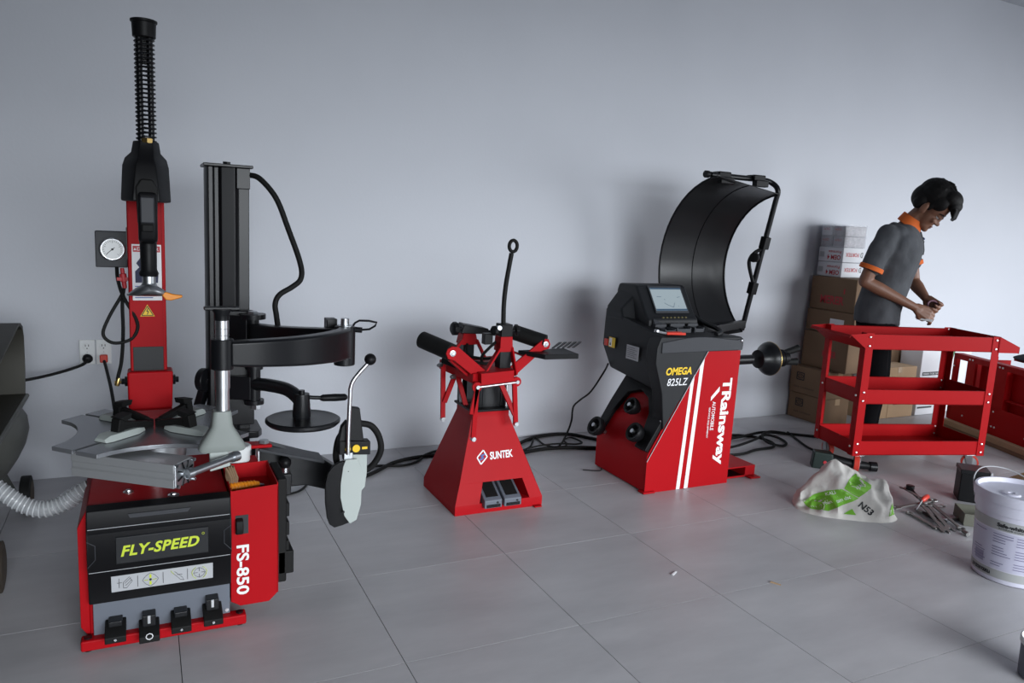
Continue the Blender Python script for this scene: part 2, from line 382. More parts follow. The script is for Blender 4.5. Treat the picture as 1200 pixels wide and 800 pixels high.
# pedal panel
pp = MB().box((-0.166, 2.556, 0.02), (0.242, 2.58, 0.15)).build('pedal_panel', GRYP, tc, bevel=0.002)
for x, z in ((-0.155, 0.035), (0.232, 0.055)): MB().cyl((x, 2.556, z), (x, 2.552, z), 0.006, n=10).build('screw', CHR, pp)
for k, (xc, low, arm) in enumerate(((-0.103, 0.026, 0), (-0.007, -0.0, 1), (0.087, 0.024, 0), (0.184, 0.030, 1))):
    z0 = (0.044, 0.026, 0.040, 0.046)[k]
    zt = z0 + 0.040
    p = MB().px([(2.555, zt+0.006), (2.500, zt-0.006), (2.478, zt-0.02), (2.478, z0), (2.488, z0), (2.490, zt-0.026), (2.555, zt-0.016)], xc-0.030, xc+0.030).build('pedal', RUB, tc, bevel=0.003)
    MB().box((xc-0.020, 2.515, zt-0.005), (xc+0.020, 2.56, zt+(0.034 if arm else 0.014))).build('pedal_arm', BLKM, p, bevel=0.003)
    if arm: MB().box((xc-0.004, 2.512, zt+0.008), (xc+0.004, 2.516, zt+0.034)).build('arm_slot', CHR, p)
    if k == 1: MB().ring((xc, 2.4775, z0+0.022), (0, 1, 0), 0.010, 0.0016, n=8, k=6).build('pedal_symbol', WHTP, p)
    else: MB().cyl((xc, 2.478, z0+0.012), (xc, 2.4755, z0+0.012), 0.004, n=8).build('pedal_screw', CHR, p)
# side tool tray with model number
tr = MB()
x0, x1, y0, y1, z0, z1, w = 0.247, 0.402, 2.566, 2.815, 0.058, 0.486, 0.004
tr.py([(x0, .075), (x0+.03, .055), (x1-.03, .055), (x1, .085), (x1, .480), (x0, .470)], y0, y0+w)
tr.box((x1-w, y0, .085), (x1, y1, z1)).box((x0, y0, .075), (x0+w, y1, z1-.014)).box((x0, y1-w, .06), (x1, y1, z1)).box((x0+w, y0+w, .425), (x1-w, y1-w, .43)).box((x0+.03, y0+w, .06), (x1-.03, y1, .07))
tr.box((x0, y1, .470), (x1-.03, y1+.105, .479)); tr = tr.build('side_tray', RED, tc, bevel=0.0012)
text('FS-850', WHTP, tr, (0.265, y0-.0004, 0.276), (0,0,-1), XA, 0.180, 0.041, bold=0.025)
MB().box((0.262, y0-0.0012, 0.316), (0.304, y0+0.002, 0.383)).build('handle_slot', BLKP, tr, smooth=False)
MB().px([(2.567,.375),(2.545,.370),(2.538,.345),(2.545,.322),(2.567,.318)], 0.262, 0.286).build('slot_grip', RUB, tr, bevel=0.004)
pad = MB().box((0.405, 2.60, 0.10), (0.437, 2.80, 0.485)).build('bead_pad', RUB, tc, bevel=0.006)
for z in (0.13, 0.20, 0.27, 0.34): MB().box((0.435, 2.61, z), (0.448, 2.79, z+0.05)).build('pad_rib', RUB, pad, bevel=0.003)
MB().box((0.40, 2.60, 0.13), (0.462, 2.80, 0.215)).build('lower_pad', RUB, tc, bevel=0.004)
# cabinet top fittings
MB().lathe([(0,.055),(.02,.055),(.022,.045),(.09,.045)], (0.024, 2.803, 0.455), ZA).build('spindle_collar', STL, tc)
MB().lathe([(0,.016),(.004,.016),(.005,.009),(.010,.008)], (-0.06, 2.70, 0.455), ZA, n=16).build('cap_screw', CHR, tc)
MB().lathe([(0,.018),(.006,.018),(.008,.010),(.012,.009)], (0.075, 2.62, 0.455), ZA, n=16).build('cap_screw', CHR, tc)
# turntable plate: square with concave sides and cut corners, a slit down each diagonal
cx, cy, zt = 0.024, 2.803, 0.650
def plate_poly():
    pts = []
    for q in range(4):
        a = math.pi/2*q
        def rot(x, y): return (cx+1.03*(x*math.cos(a)-y*math.sin(a)), cy+1.03*(x*math.sin(a)+y*math.cos(a)))
        # side facing +x, from lower corner to upper corner
        lo = (0.283, -0.158); hi = (0.283, 0.158)
        arc = []
        for k in range(9):
            t = k/8; yv = -0.158+0.316*t; xv = 0.283-0.058*(1-(2*t-1)**2)**0.8
            arc.append((xv, yv))
        pts += [rot(*p) for p in arc]
        # chamfered corner with slit
        m = (0.2205, 0.2205); d = (0.7071, 0.7071); n_ = (-0.7071, 0.7071)
        s = 0.0065
        pts += [rot(m[0]-n_[0]*s, m[1]-n_[1]*s), rot(m[0]-n_[0]*s-d[0]*.14, m[1]-n_[1]*s-d[1]*.14), rot(m[0]+n_[0]*s-d[0]*.14, m[1]+n_[1]*s-d[1]*.14), rot(m[0]+n_[0]*s, m[1]+n_[1]*s)]
    return pts
MB().pz(plate_poly(), zt-0.014, zt).build('turntable', PLATE, tc, bevel=0.0015, seg=1)
MB().cyl((cx, cy, 0.545), (cx, cy, zt-0.012), 0.10, n=32).build('turntable_hub', STL, tc)
for q in range(4):
    a = R(45+90*q); d = V((math.cos(a), math.sin(a), 0)); n_ = V((-d.y, d.x, 0)); c = V((cx, cy, zt))
    # pale cast slide with bevelled edges
    sl = MB(); prof = [(-.030, .001), (-.022, .018), (.022, .018), (.030, .001)]
    A, B = c+d*0.055, c+d*0.225
    vs = []
    for (P, sc) in ((A, .55), (c+d*0.10, 1.15), (c+d*0.205, 1.15), (B, .85)):
        vs += [P+n_*(u*sc)+ZA*(h*1.15 if sc > 1.0 else h*.6) for u, h in prof]
    fs = [(k*4+i, k*4+(i+1) % 4, (k+1)*4+(i+1) % 4, (k+1)*4+i) for k in range(3) for i in range(4)] + [(3,2,1,0), (12,13,14,15)]
    sl = sl.add(vs, fs).build('jaw_slide', PALE, tc, bevel=0.002)
    off = 0.15
    jw = MB()
    jw.bar(c+d*0.012+ZA*.012, c+d*(off-.01)+ZA*.026, 0.022, 0.020)           # lower link toward the middle
    jw.bar(c+d*0.03+ZA*.018, c+d*(off+.01)+ZA*.046, 0.020, 0.018)
    P = c+d*off
    jw.hexa([P-n_*.017-d*.006+ZA*.016, P-n_*.017+d*.020+ZA*.016, P+n_*.017+d*.020+ZA*.016, P+n_*.017-d*.006+ZA*.016,
             P-n_*.018-d*.016+ZA*.062, P-n_*.018+d*.012+ZA*.062, P+n_*.018+d*.012+ZA*.062, P+n_*.018-d*.016+ZA*.062])
    jw.hexa([P-n_*.021-d*.030+ZA*.056, P-n_*.021-d*.008+ZA*.052, P+n_*.021-d*.008+ZA*.052, P+n_*.021-d*.030+ZA*.056,
             P-n_*.022-d*.036+ZA*.076, P-n_*.022+d*.016+ZA*.068, P+n_*.022+d*.016+ZA*.068, P+n_*.022-d*.036+ZA*.076])
    jw.build('jaw', RUB, tc, bevel=0.003)
# clamping cylinder beneath the plate
ca = V((-0.188, 2.685, 0.586)); cb = V((0.100, 2.468, 0.584)); d = (cb-ca).normalized(); n_ = V((-d.y, d.x, 0))
cy_ = MB(); W_, H_ = 0.098, 0.076
prof = [(-.5,-.5),(.5,-.5),(.5,-.16),(.46,-.10),(.46,.10),(.5,.16),(.5,.5),(-.5,.5),(-.5,.16),(-.46,.10),(-.46,-.10),(-.5,-.16)]
cy_.prism([(p[0]*W_, p[1]*H_) for p in prof], ca, n_, ZA, cb-ca)
cyo = cy_.build('clamp_cylinder', ALU, tc, bevel=0.002)
MB().prism([(p[0]*(W_-.004), p[1]*(H_-.004)) for p in ((-.5,-.5),(.5,-.5),(.5,.5),(-.5,.5))], cb, n_, ZA, d*0.006).build('end_cap', STL, cyo, bevel=0.003)
g = MB()
for k in range(8):
    a = 2*math.pi*k/8+.39; e = n_*math.cos(a)+ZA*math.sin(a); g.bar(cb+d*.007+e*.014, cb+d*.007+e*.040, 0.005, 0.003, up=d)
g.build('cap_ribs', BLKM, cyo, smooth=False)
for su in (-1, 1):
    for sv in (-1, 1): MB().cyl(cb+n_*su*.040+ZA*sv*.032, cb+n_*su*.040+ZA*sv*.032+d*.014, 0.006, n=8).build('cap_bolt', STL, cyo)
MB().lathe([(0,.018),(.012,.018),(.012,.011),(.03,.011)], cb, d, n=18).build('rod_gland', STL, cyo)
rp, rq = V((0.108, 2.444, 0.585)), V((0.272, 2.585, 0.588))
MB().cyl(rp, rq, 0.0125, n=18).lathe([(0,.016),(.02,.017),(.022,.0125)], rp, rq-rp, n=18).lathe([(-.026,.017),(.0,.018),(.004,.008)], rq, rq-rp, n=18).build('piston_rod', STL, tc)
MB().prism([(-.02,-.06),(.045,-.045),(.032,.055),(-.022,.055)], (0.205, 2.58, 0.60), XA, ZA, (0, .02, 0)).build('rod_bracket', PALE, tc, bevel=0.004)
# column
colm = MB().box((-0.050, 3.12, 0.455), (0.076, 3.24, 1.50)).build('column', RED, tc, bevel=0.006)
for s in (-0.046, 0.066): MB().box((s, 3.1165, 0.78), (s+0.006, 3.121, 1.43)).build('edge_strip', RED, colm)
MB().box((-0.040, 3.117, 0.770), (0.064, 3.121, 0.876)).build('service_plate', BLKM, colm, bevel=0.001)
br = MB().prism([(-0.060,.640),(.090,.640),(.095,.786),(-.062,.786)], (0, 3.085, 0), XA, ZA, (0, 0.09, 0)).box((-.06, 3.10, .445), (.09, 3.26, .66)).build('column_bracket', RED, tc, bevel=0.008)
for s, x in ((-1, -0.062), (1, 0.095)): MB().lathe([(0,.020),(.008,.020),(.010,.012),(.020,.012)], (x, 3.125, 0.745), (s, 0, 0), n=6).build('pivot_bolt', BLKM, br)
stk = quad((-0.036, 3.1195, 1.052), XA, ZA, 0.099, 0.208).build('warning_sticker', WHTP, tc, smooth=False)
quad((-0.032, 3.118, 1.232), XA, ZA, 0.091, 0.022).build('red_header', REDP, stk, smooth=False)
text('DANGER', WHTP, stk, (-0.018, 3.1165, 1.237), XA, ZA, 0.072, 0.012, bold=0.01)
MB().prism([(-.030,.0),(-.020,.0),(-.025,.009)], (0, 3.1165, 1.238), XA, ZA, (0,-.0006,0)).build('danger_triangle', WHTP, stk, smooth=False)
MB().prism([(-.026,1.118),(.050,1.118),(.052,1.15),(.03,1.18),(.045,1.205),(.02,1.215),(-.005,1.215),(-.022,1.19),(-.012,1.175),(-.026,1.16)], (0, 3.118, 0), XA, ZA, (0,-.0006,0)).build('sticker_figure', NAVY, stk, smooth=False)
g = MB()
for z, w in ((1.103,.03),(1.095,.036),(1.087,.03),(1.068,.075),(1.061,.06)): g.box((-.028, 3.1175, z), (-.028+w, 3.1182, z+.003))
g.build('sticker_small_print', BLUEP, stk, smooth=False)
tri = MB().prism([(-.0125,.992),(.0365,.992),(.012,1.036)], (0, 3.1195, 0), XA, ZA, (0,-.001,0)).build('hazard_triangle', YELP, tc, smooth=False)
g = MB(); T = [V((-.0075, 3.118, .9955)), V((.0315, 3.118, .9955)), V((.012, 3.118, 1.030))]
for i in range(3): g.bar(T[i], T[(i+1) % 3], 0.0028, 0.0008, up=YA)
for a, b_ in (((.014,1.022),(.009,1.010)),((.009,1.010),(.016,1.011)),((.016,1.011),(.011,.999))): g.bar((a[0],3.118,a[1]), (b_[0],3.118,b_[1]), 0.0026, 0.0008, up=YA)
g.build('hazard_mark', BLKP, tri, smooth=False)
# head cover, slanting out over the table, with vertical shaft
hc = MB()
def octo(x0, x1, y0, y1, z, c):
    return [(x0+c,y0,z),(x1-c,y0,z),(x1,y0+c*1.6,z),(x1,y1-c,z),(x1-c,y1,z),(x0+c,y1,z),(x0,y1-c,z),(x0,y0+c*1.6,z)]
rings = [octo(-0.060,.090,2.775,3.26,1.415,.035), octo(-0.060,.090,2.775,3.26,1.425,.035), octo(-.054,.086,2.785,3.26,1.530,.04), octo(-.046,.080,2.80,3.24,1.556,.04), octo(-.026,.062,2.815,2.93,1.575,.022), octo(-.020,.057,2.82,2.92,1.612,.020)]
vs = [p for r in rings for p in r]
fs = [(k*8+i, k*8+(i+1) % 8, (k+1)*8+(i+1) % 8, (k+1)*8+i) for k in range(5) for i in range(8)] + [tuple(range(7,-1,-1)), tuple(range(40,48))]
hd = hc.add(vs, fs).build('head_cover', BLK, tc, bevel=0.004)
MB().lathe([(-.006,.017),(0,.016),(.003,.010)], (0.017, 2.766, 1.468), (0,-1,0), n=18).build('locking_button', REDL, hd)
MB().py([(-.012,1.34),(.046,1.34),(.050,1.46),(.034,1.487),(.0,1.487),(-.016,1.46)], 2.758, 2.79).build('button_surround', RUB, hd, bevel=0.006)
hn = MB()
hn.px([(2.79,1.455),(2.752,1.445),(2.742,1.40),(2.748,1.33),(2.762,1.285),(2.81,1.275),(2.84,1.30),(2.84,1.455)], -0.011, 0.047)
hn = hn.build('control_handle', BLK, tc, bevel=0.012, seg=3)
MB().box((-.004, 2.737, 1.345), (.038, 2.760, 1.43)).build('trigger_plate', GREYSH, hn, bevel=0.005)
MB().box((.000, 2.733, 1.318), (.034, 2.750, 1.342)).build('trigger_knob', RUB, hn, bevel=0.004)
MB().lathe([(0,.024),(.005,.027),(.03,.026),(.10,.0255),(.112,.031),(.122,.028)], (0.018, 2.84, 1.288), (0,0,-1), n=24).build('shaft_grip', BLK, tc)
MB().lathe([(0,.021),(.028,.021),(.03,.024)], (0.018, 2.84, 1.168), (0,0,-1), n=24).build('tool_shaft', STL, tc)
# mount head (duck-head) with flared wings
mh = MB()
secs = []
for t in range(11):
    a = -1.0+0.2*t; x = 0.016+a*0.066
    hgt = 0.042*(1-abs(a)**1.5)+0.004; dep = 0.030*(1-abs(a)**2)+0.006
    secs.append((V((x, 2.835+0.02*a*a, 1.098+hgt/2)), V((0, dep, 0)), V((0, 0, hgt/2))))
mh.loft(secs, n=14)
mh = mh.build('mount_head', STL, tc)
MB().lathe([(0,.030),(.02,.028),(.034,.022)], (0.018, 2.838, 1.108), ZA, n=20).build('mount_head_boss', STL, mh)
MB().lathe([(0,.006),(.004,.006)], (0.018, 2.806, 1.124), (0,-1,0), n=10).build('set_screw', BLKM, mh)
MB().py([(.052,1.108),(.068,1.086),(.085,1.084),(.12,1.094),(.122,1.102),(.09,1.106),(.07,1.113)], 2.825, 2.845).build('head_protector', ORG, mh, bevel=0.004)
# spring post above
sprg = MB()
n_t = 25
pts = [V((0.020+0.029*math.cos(2*math.pi*k/14), 2.86+0.029*math.sin(2*math.pi*k/14), 1.60+0.35*k/(14*n_t))) for k in range(14*n_t+1)]
MB().tube(pts, 0.0032, n=6, k=1).build('return_spring', BLKM, tc)
po = MB()
for s in (-.016, .016): po.cyl((0.020+s, 2.86, 1.59), (0.020+s, 2.86, 1.95), 0.0095, n=12)
po.box((.006, 2.866, 1.86), (.034, 2.872, 1.95))
po.build('post_rods', BLKM, tc)
MB().lathe([(0,.018),(.014,.018),(.016,.010)], (0.022, 2.83, 1.606), ZA, n=6).build('post_nut', GOLD, tc)
MB().lathe([(0,.033),(.002,.035),(.045,.037),(.048,.041),(.054,.041),(.056,.036)], (0.020, 2.86, 1.942), ZA, n=28).build('post_cap', BLK, tc)
# pressure gauge box
gb = MB().box((-0.157, 3.185, 1.168), (-0.050, 3.235, 1.302)).build('gauge_box', GREYSH, tc, bevel=0.004)
MB().box((-0.054, 3.18, 1.20), (-0.046, 3.24, 1.318)).build('gauge_bracket', BLKM, gb)
dl = MB().lathe([(0,.044),(.014,.044),(.016,.040),(.012,.038),(.010,.0)], (-0.1, 3.185, 1.236), (0,-1,0), n=32, caps=False).build('gauge_bezel', CHR, gb)
MB().cyl((-0.1, 3.179, 1.236), (-0.1, 3.172, 1.236), 0.037, n=32).build('gauge_dial', DIALG, gb)
g = MB(); c = V((-0.1, 3.1712, 1.236))
for k in range(21):
    a = R(225-13.5*k); e = V((math.cos(a), 0, math.sin(a))); g.bar(c+e*(.027 if k % 5 else .023), c+e*.032, 0.0012, 0.0004, up=YA)
a = R(222); e = V((math.cos(a), 0, math.sin(a))); g.bar(c-e*.010, c+e*.026, 0.0022, 0.0006, up=YA); g.lathe([(0,.004),(.002,.004)], c, (0,-1,0), n=10)
g.build('gauge_needle_and_scale', BLKP, gb, smooth=False)
MB().lathe([(0,.007),(.02,.007),(.022,.012),(.05,.012),(.052,.008),(.075,.008)], (-0.07, 3.16, 1.168), (0.1,0,-1), n=14).build('air_valve', REDP, gb)
MB().bar((-0.088, 3.155, 1.128), (-0.050, 3.155, 1.128), .010, .012).build('valve_lever', REDP, gb)
MB().tube([(-.088,3.19,1.168),(-.084,3.16,1.12),(-.066,3.14,1.06),(-.028,3.12,.985),(-.024,3.12,.94),(-.050,3.12,.903),(-.105,3.12,.893),(-.137,3.12,.925),(-.118,3.13,.985),(-.075,3.15,1.065),(-.064,3.16,1.095)], 0.0065, n=8).build('air_hose', RUB, tc)
MB().tube([(-.066,3.155,1.092),(-.072,3.15,1.03),(-.072,3.15,.93),(-.080,3.15,.82),(-.094,3.14,.755),(-.092,3.13,.735)], 0.0065, n=8).build('air_hose', RUB, tc)
MB().lathe([(0,.008),(.012,.010),(.03,.006)], (-.098, 3.13, .728), (0.3,0,1), n=10).cyl((-.105,3.13,.74),(-.06,3.13,.742),.006,n=8).build('hose_fitting', GOLD, tc)
# ---- assist tower and arms
tw = MB()
tw.pz([(.236,3.34),(.244,3.325),(.262,3.325),(.268,3.345),(.286,3.345),(.292,3.315),(.345,3.305),(.352,3.33),(.362,3.345),(.404,3.345),(.404,3.46),(.236,3.46)], 0.0, 1.573)
tw = tw.build('assist_tower', BLKM, tc, bevel=0.003)
MB().box((.224, 3.29, 1.572), (.414, 3.47, 1.584)).build('tower_cap_plate', BLKM, tw, bevel=0.003)
MB().lathe([(0,.016),(.012,.016)], (.318, 3.36, 1.584), ZA, n=6).build('cap_bolt', BLKM, tw)
MB().box((.352, 3.315, 1.49), (.404, 3.36, 1.572)).build('tower_corner_block', BLKM, tw, bevel=0.002)
MB().pz([(.21,3.28),(.43,3.28),(.45,3.32),(.45,3.48),(.19,3.48)], 0.44, 0.47).build('tower_foot_plate', BLKM, tw, bevel=0.004)
MB().bar((.236, 3.36, .70), (.17, 3.40, .45), 0.05, 0.03).build('tower_brace', BLKM, tw, bevel=0.003)
MB().lathe([(0,.05),(.03,.05)], (.21, 3.36, .69), (0.8,-.6,0), n=24).build('tower_wheel', BLKM, tw, bevel=0.004)
MB().box((.30, 3.285, .50), (.415, 3.33, .99)).build('carriage', BLKM, tc, bevel=0.005)
MB().tube([(.40,3.33,1.548),(.44,3.3,1.535),(.50,3.27,1.46),(.545,3.25,1.34),(.59,3.22,1.20),(.590,3.2,1.135),(.555,3.2,1.10),(.505,3.2,1.068),(.487,3.2,1.03),(.49,3.19,.985),(.495,3.17,.93)], 0.0115, n=10).build('lift_hose', RUB, tc)
def arm(pts, w, h, h2=None, name='arm', bevel=0.006, parent=None):
    P = smoothpath(pts, 5); m = MB(); vs = []; n = len(P); h2 = h2 or h
    for i, p in enumerate(P):
        d = (P[min(i+1, n-1)]-P[max(i-1, 0)]); d.z = 0; d.normalize(); s = V((-d.y, d.x, 0)); hh = h+(h2-h)*i/(n-1)
        vs += [p-s*w/2-ZA*hh/2, p+s*w/2-ZA*hh/2, p+s*w/2+ZA*hh/2, p-s*w/2+ZA*hh/2]
    fs = [(k*4+i, k*4+(i+1) % 4, (k+1)*4+(i+1) % 4, (k+1)*4+i) for k in range(n-1) for i in range(4)] + [(3,2,1,0), tuple(range(4*n-4, 4*n))]
    return m.add(vs, fs).build(name, BLKM, parent or tc, bevel=bevel)
pv = MB().lathe([(0,.052),(.02,.052)], (.405, 3.25, .962), ZA, n=24).lathe([(0,.026),(.14,.026)], (.405, 3.25, .83), ZA, n=20).lathe([(0,.045),(.02,.045)], (.405, 3.25, .82), ZA, n=24).build('upper_pivot', BLKM, tc)
MB().lathe([(0,.024),(.010,.020)], (.405, 3.25, .982), ZA, n=6).build('pivot_nut', STL, pv)
MB().bar((.33, 3.30, .90), (.40, 3.26, .90), .09, .15).build('pivot_bracket', BLKM, tc, bevel=0.004)
arm([(.405,3.25,.90),(.47,3.12,.90),(.56,2.98,.905),(.665,2.86,.91)], .055, .085, .13, name='upper_link_arm')
ep = MB().lathe([(0,.040),(.15,.040)], (.69, 2.84, .835), ZA, n=24).build('elbow_hub', BLKM, tc, bevel=0.003)
MB().lathe([(0,.03),(.004,.03),(.005,.016),(.03,.015)], (.69, 2.84, .985), ZA, n=20).build('elbow_nut', STL, ep)
MB().box((.635, 2.90, .945), (.675, 2.955, 1.005)).build('elbow_block', BLKM, ep, bevel=0.003)
MB().tube([(.72,2.83,.99),(.735,2.8,1.012),(.80,2.79,1.005),(.775,2.80,.978),(.722,2.83,.972)], 0.0042, n=8, k=2).cyl((.70,2.84,.975),(.752,2.82,.972),.011,n=10).build('elbow_latch', BLKM, ep)
arm([(.235,2.448,.962),(.34,2.455,.960),(.46,2.50,.955),(.57,2.59,.948),(.65,2.71,.938),(.69,2.84,.922)], .05, .078, .125, name='roller_arm', bevel=0.010)
rc = MB().lathe([(0,.034),(.095,.034)], (.215, 2.45, .913), ZA, n=26).build('arm_collar', BLKM, tc, bevel=0.003)
rs = MB().lathe([(0,.0205),(.083,.0205),(.0835,.0222),(.215,.0222),(.2155,.0205),(.305,.0205)], (.215, 2.45, .768), ZA, n=24).build('roller_rod', CHR, tc)
for z in (.862, .88, 1.02, 1.04): MB().ring((.215, 2.45, z), ZA, .0207, .0008, n=24, k=6).build('rod_groove', STL, rs)
MB().lathe([(0,.022),(.02,.022),(.032,.03),(.036,.03)], (.215, 2.45, 1.066), ZA, n=20).build('rod_cap', BLKM, rs)
MB().box((.163, 2.435, 1.098), (.267, 2.465, 1.108)).build('rod_cross_bar', BLKM, rs, bevel=0.003)
# pale wedge-shaped bead presser
secs = []
for z, hx, hy in ((.782,.0255,.026),(.775,.028,.027),(.735,.032,.030),(.722,.038,.030),(.675,.066,.030),(.660,.071,.030),(.653,.066,.027)):
    c = V((.212, 2.45, z)); vs = []
    secs.append((c, hx, hy))
m = MB(); n = 28; vs = []
for c, hx, hy in secs:
    for j in range(n):
        a = 2*math.pi*j/n; ca_, sa_ = math.cos(a), math.sin(a)
        vs.append(c+V((hx*math.copysign(abs(ca_)**.5, ca_), hy*math.copysign(abs(sa_)**.5, sa_), 0)))
m.add(vs, [(i*n+j, i*n+(j+1) % n, (i+1)*n+(j+1) % n, (i+1)*n+j) for i in range(len(secs)-1) for j in range(n)]+[tuple(range(n)), tuple(range((len(secs)-1)*n, len(secs)*n))])
m.build('bead_presser', CONE, tc)
# lower arm with pressing disc
lp = MB().lathe([(0,.040),(.018,.040),(.018,.026),(.15,.026),(.15,.036),(.165,.036)], (.41, 3.25, .60), ZA, n=22).build('lower_pivot', BLKM, tc)
MB().lathe([(0,.020),(.018,.018)], (.415, 3.24, .580), ZA, n=6).build('pivot_nut', STL, lp)
MB().bar((.33, 3.30, .67), (.41, 3.26, .67), .08, .10).build('pivot_bracket', BLKM, tc, bevel=0.004)
MB().tube([(.41,3.25,.685),(.455,3.17,.695),(.515,3.07,.695),(.55,3.01,.668),(.556,3.0,.63)], .027, n=14).build('disc_arm', BLKM, tc)
MB().lathe([(0,.034),(.012,.036),(.09,.031),(.10,.030)], (.560, 3.0, .592), ZA, n=24).build('disc_hub', BLKM, tc)
MB().lathe([(0,.012),(.014,.012)], (.560, 3.0, .692), ZA, n=12).build('disc_bolt', BLKM, tc)
MB().lathe([(-.014,.08),(-.010,.135),(0,.146),(.010,.146),(.014,.138),(.010,.120),(.016,.035)], (.566, 3.0, .578), ZA, n=44).build('pressing_disc', BLKM, tc)
MB().cyl((.58,3.0,.676),(.64,2.99,.672),.008,n=10).build('disc_handle_stem', BLKM, tc)
MB().lathe([(0,.010),(.01,.014),(.06,.0155),(.10,.014),(.108,.008)], (.632, 2.99, .672), (1,0,-.02), n=16).build('disc_handle', BLK, tc)
# ---- bead breaker arm
ba = MB()
ba.prism([(.33,.36),(.52,.27),(.60,.27),(.70,.235),(.79,.205),(.80,.245),(.73,.335),(.66,.385),(.46,.455),(.33,.465)], (0, 3.10, 0), XA, ZA, (0,.075,0))
ba = ba.build('bead_breaker_arm', BLKM, tc, bevel=0.006)
MB().bar((.40, 3.09, .462), (.66, 3.09, .388), .12, .012).build('arm_top_plate', GREYSH, ba, bevel=0.002)
MB().bar((.28, 3.06, .478), (.45, 3.08, .470), .065, .014).build('red_link_plate', RED, ba, bevel=0.004)
MB().lathe([(0,.022),(.012,.019)], (.425, 3.075, .478), ZA, n=6).build('link_nut', STL, ba)
for x in (.365, .40): MB().cyl((x, 3.06, .38), (x, 3.06, .47), .011, n=10).build('link_pin', CHR, ba)
MB().cyl((.505,3.05,.355),(.505,3.05,.375),.016,n=14).build('knob_stem', CHR, ba)
MB().ell((.505, 3.05, .395), .0245, n=16, m=10).build('ball_knob', BLK, ba)
MB().bar((.30, 3.08, .31), (.53, 3.08, .30), .07, .09).build('arm_channel', BLKM, ba, bevel=0.004)
MB().bar((.76, 3.13, .24), (.70, 2.99, .30), .05, .045).bar((.70,3.0,.28),(.735,2.9,.40),.035,.035).build('blade_link', BLKM, ba, bevel=0.004)
bk = MB().hexa([(.690,2.90,.455),(.815,2.89,.448),(.815,2.94,.448),(.690,2.95,.455),(.690,2.90,.512),(.815,2.89,.505),(.815,2.94,.505),(.690,2.95,.512)])
bk.hexa([(.724,2.905,.51),(.792,2.905,.50),(.792,2.945,.50),(.724,2.945,.51),(.732,2.91,.648),(.774,2.91,.640),(.774,2.94,.640),(.732,2.94,.648)])
bk.hexa([(.688,2.90,.51),(.72,2.90,.51),(.72,2.94,.51),(.688,2.94,.51),(.700,2.905,.57),(.722,2.905,.595),(.722,2.935,.595),(.700,2.935,.57)])
bk = bk.build('breaker_head', BLK, tc, bevel=0.004)
MB().cyl((.756,2.893,.480),(.756,2.888,.480),.0155,n=20).build('round_yellow_sticker', YELP, bk)
for x in (.712, .78): MB().box((x, 2.8905, .474), (x+.022, 2.893, .484)).build('yellow_arrow', YELP, bk, smooth=False)
MB().tube([(.722,2.885,.46),(.722,2.885,.55),(.726,2.885,.70),(.728,2.885,.735),(.745,2.885,.772),(.800,2.88,.836)], .0085, n=12, k=3).build('breaker_handle', CHR, tc)
MB().ell((.803, 2.88, .845), .0235, n=18, m=12).build('handle_ball', BLK, tc)
MB().tube([(.735,2.95,.55),(.70,2.96,.50),(.70,2.98,.40),(.76,3.0,.345),(.835,2.98,.36),(.876,2.96,.43),(.868,2.95,.50),(.83,2.94,.555),(.78,2.93,.572)], .0135, n=12).build('breaker_hose', RUB, tc)
MB().prism([(.745,.448),(.812,.448),(.812,.36),(.805,.30),(.790,.285),(.765,.288),(.745,.36)], (0,2.925,0), XA, ZA, (0,.018,0)).build('breaker_pad_plate', PALE, tc, bevel=0.003)
# curved shovel blade: black rim with pale face
def blade(pts, y, bulge, t):
    m = MB(); n = len(pts); fr = []; bk_ = []
    cxm = sum(p[0] for p in pts)/n
    for x, z in pts:
        yy = y - bulge*((x-cxm)/.07)**2
        fr.append(V((x, yy, z))); bk_.append(V((x, yy+t, z)))
    c1 = V((cxm, y, sum(p[1] for p in pts)/n)); c2 = c1+V((0,t,0))
    vs = fr+bk_+[c1,c2]
    fs = [(i, (i+1) % n, n+(i+1) % n, n+i) for i in range(n)] + [(i, (i+1) % n, 2*n) for i in range(n)] + [(n+(i+1) % n, n+i, 2*n+1) for i in range(n)]
    return m.add(vs, fs)
blade([(.708,.428),(.690,.425),(.665,.410),(.645,.385),(.635,.34),(.637,.26),(.645,.195),(.655,.168),(.675,.152),(.705,.158),(.735,.170),(.735,.30),(.73,.42)], 2.895, .012, .02).build('shovel_back', BLK, tc, bevel=0.003)
bl = blade([(.714,.437),(.760,.437),(.778,.40),(.784,.368),(.780,.28),(.780,.245),(.762,.178),(.735,.165),(.712,.20),(.695,.28),(.695,.34),(.704,.41)], 2.885, -.004, .008).build('shovel_blade', PALE, tc, bevel=0.002)
MB().lathe([(0,.006),(.003,.005)], (.705, 2.878, .222), (0,-1,0), n=10).build('blade_rivet', BLKM, bl)
MB().box((.708,2.895,.43),(.745,2.93,.462)).build('blade_hinge', STL, tc, bevel=0.003)

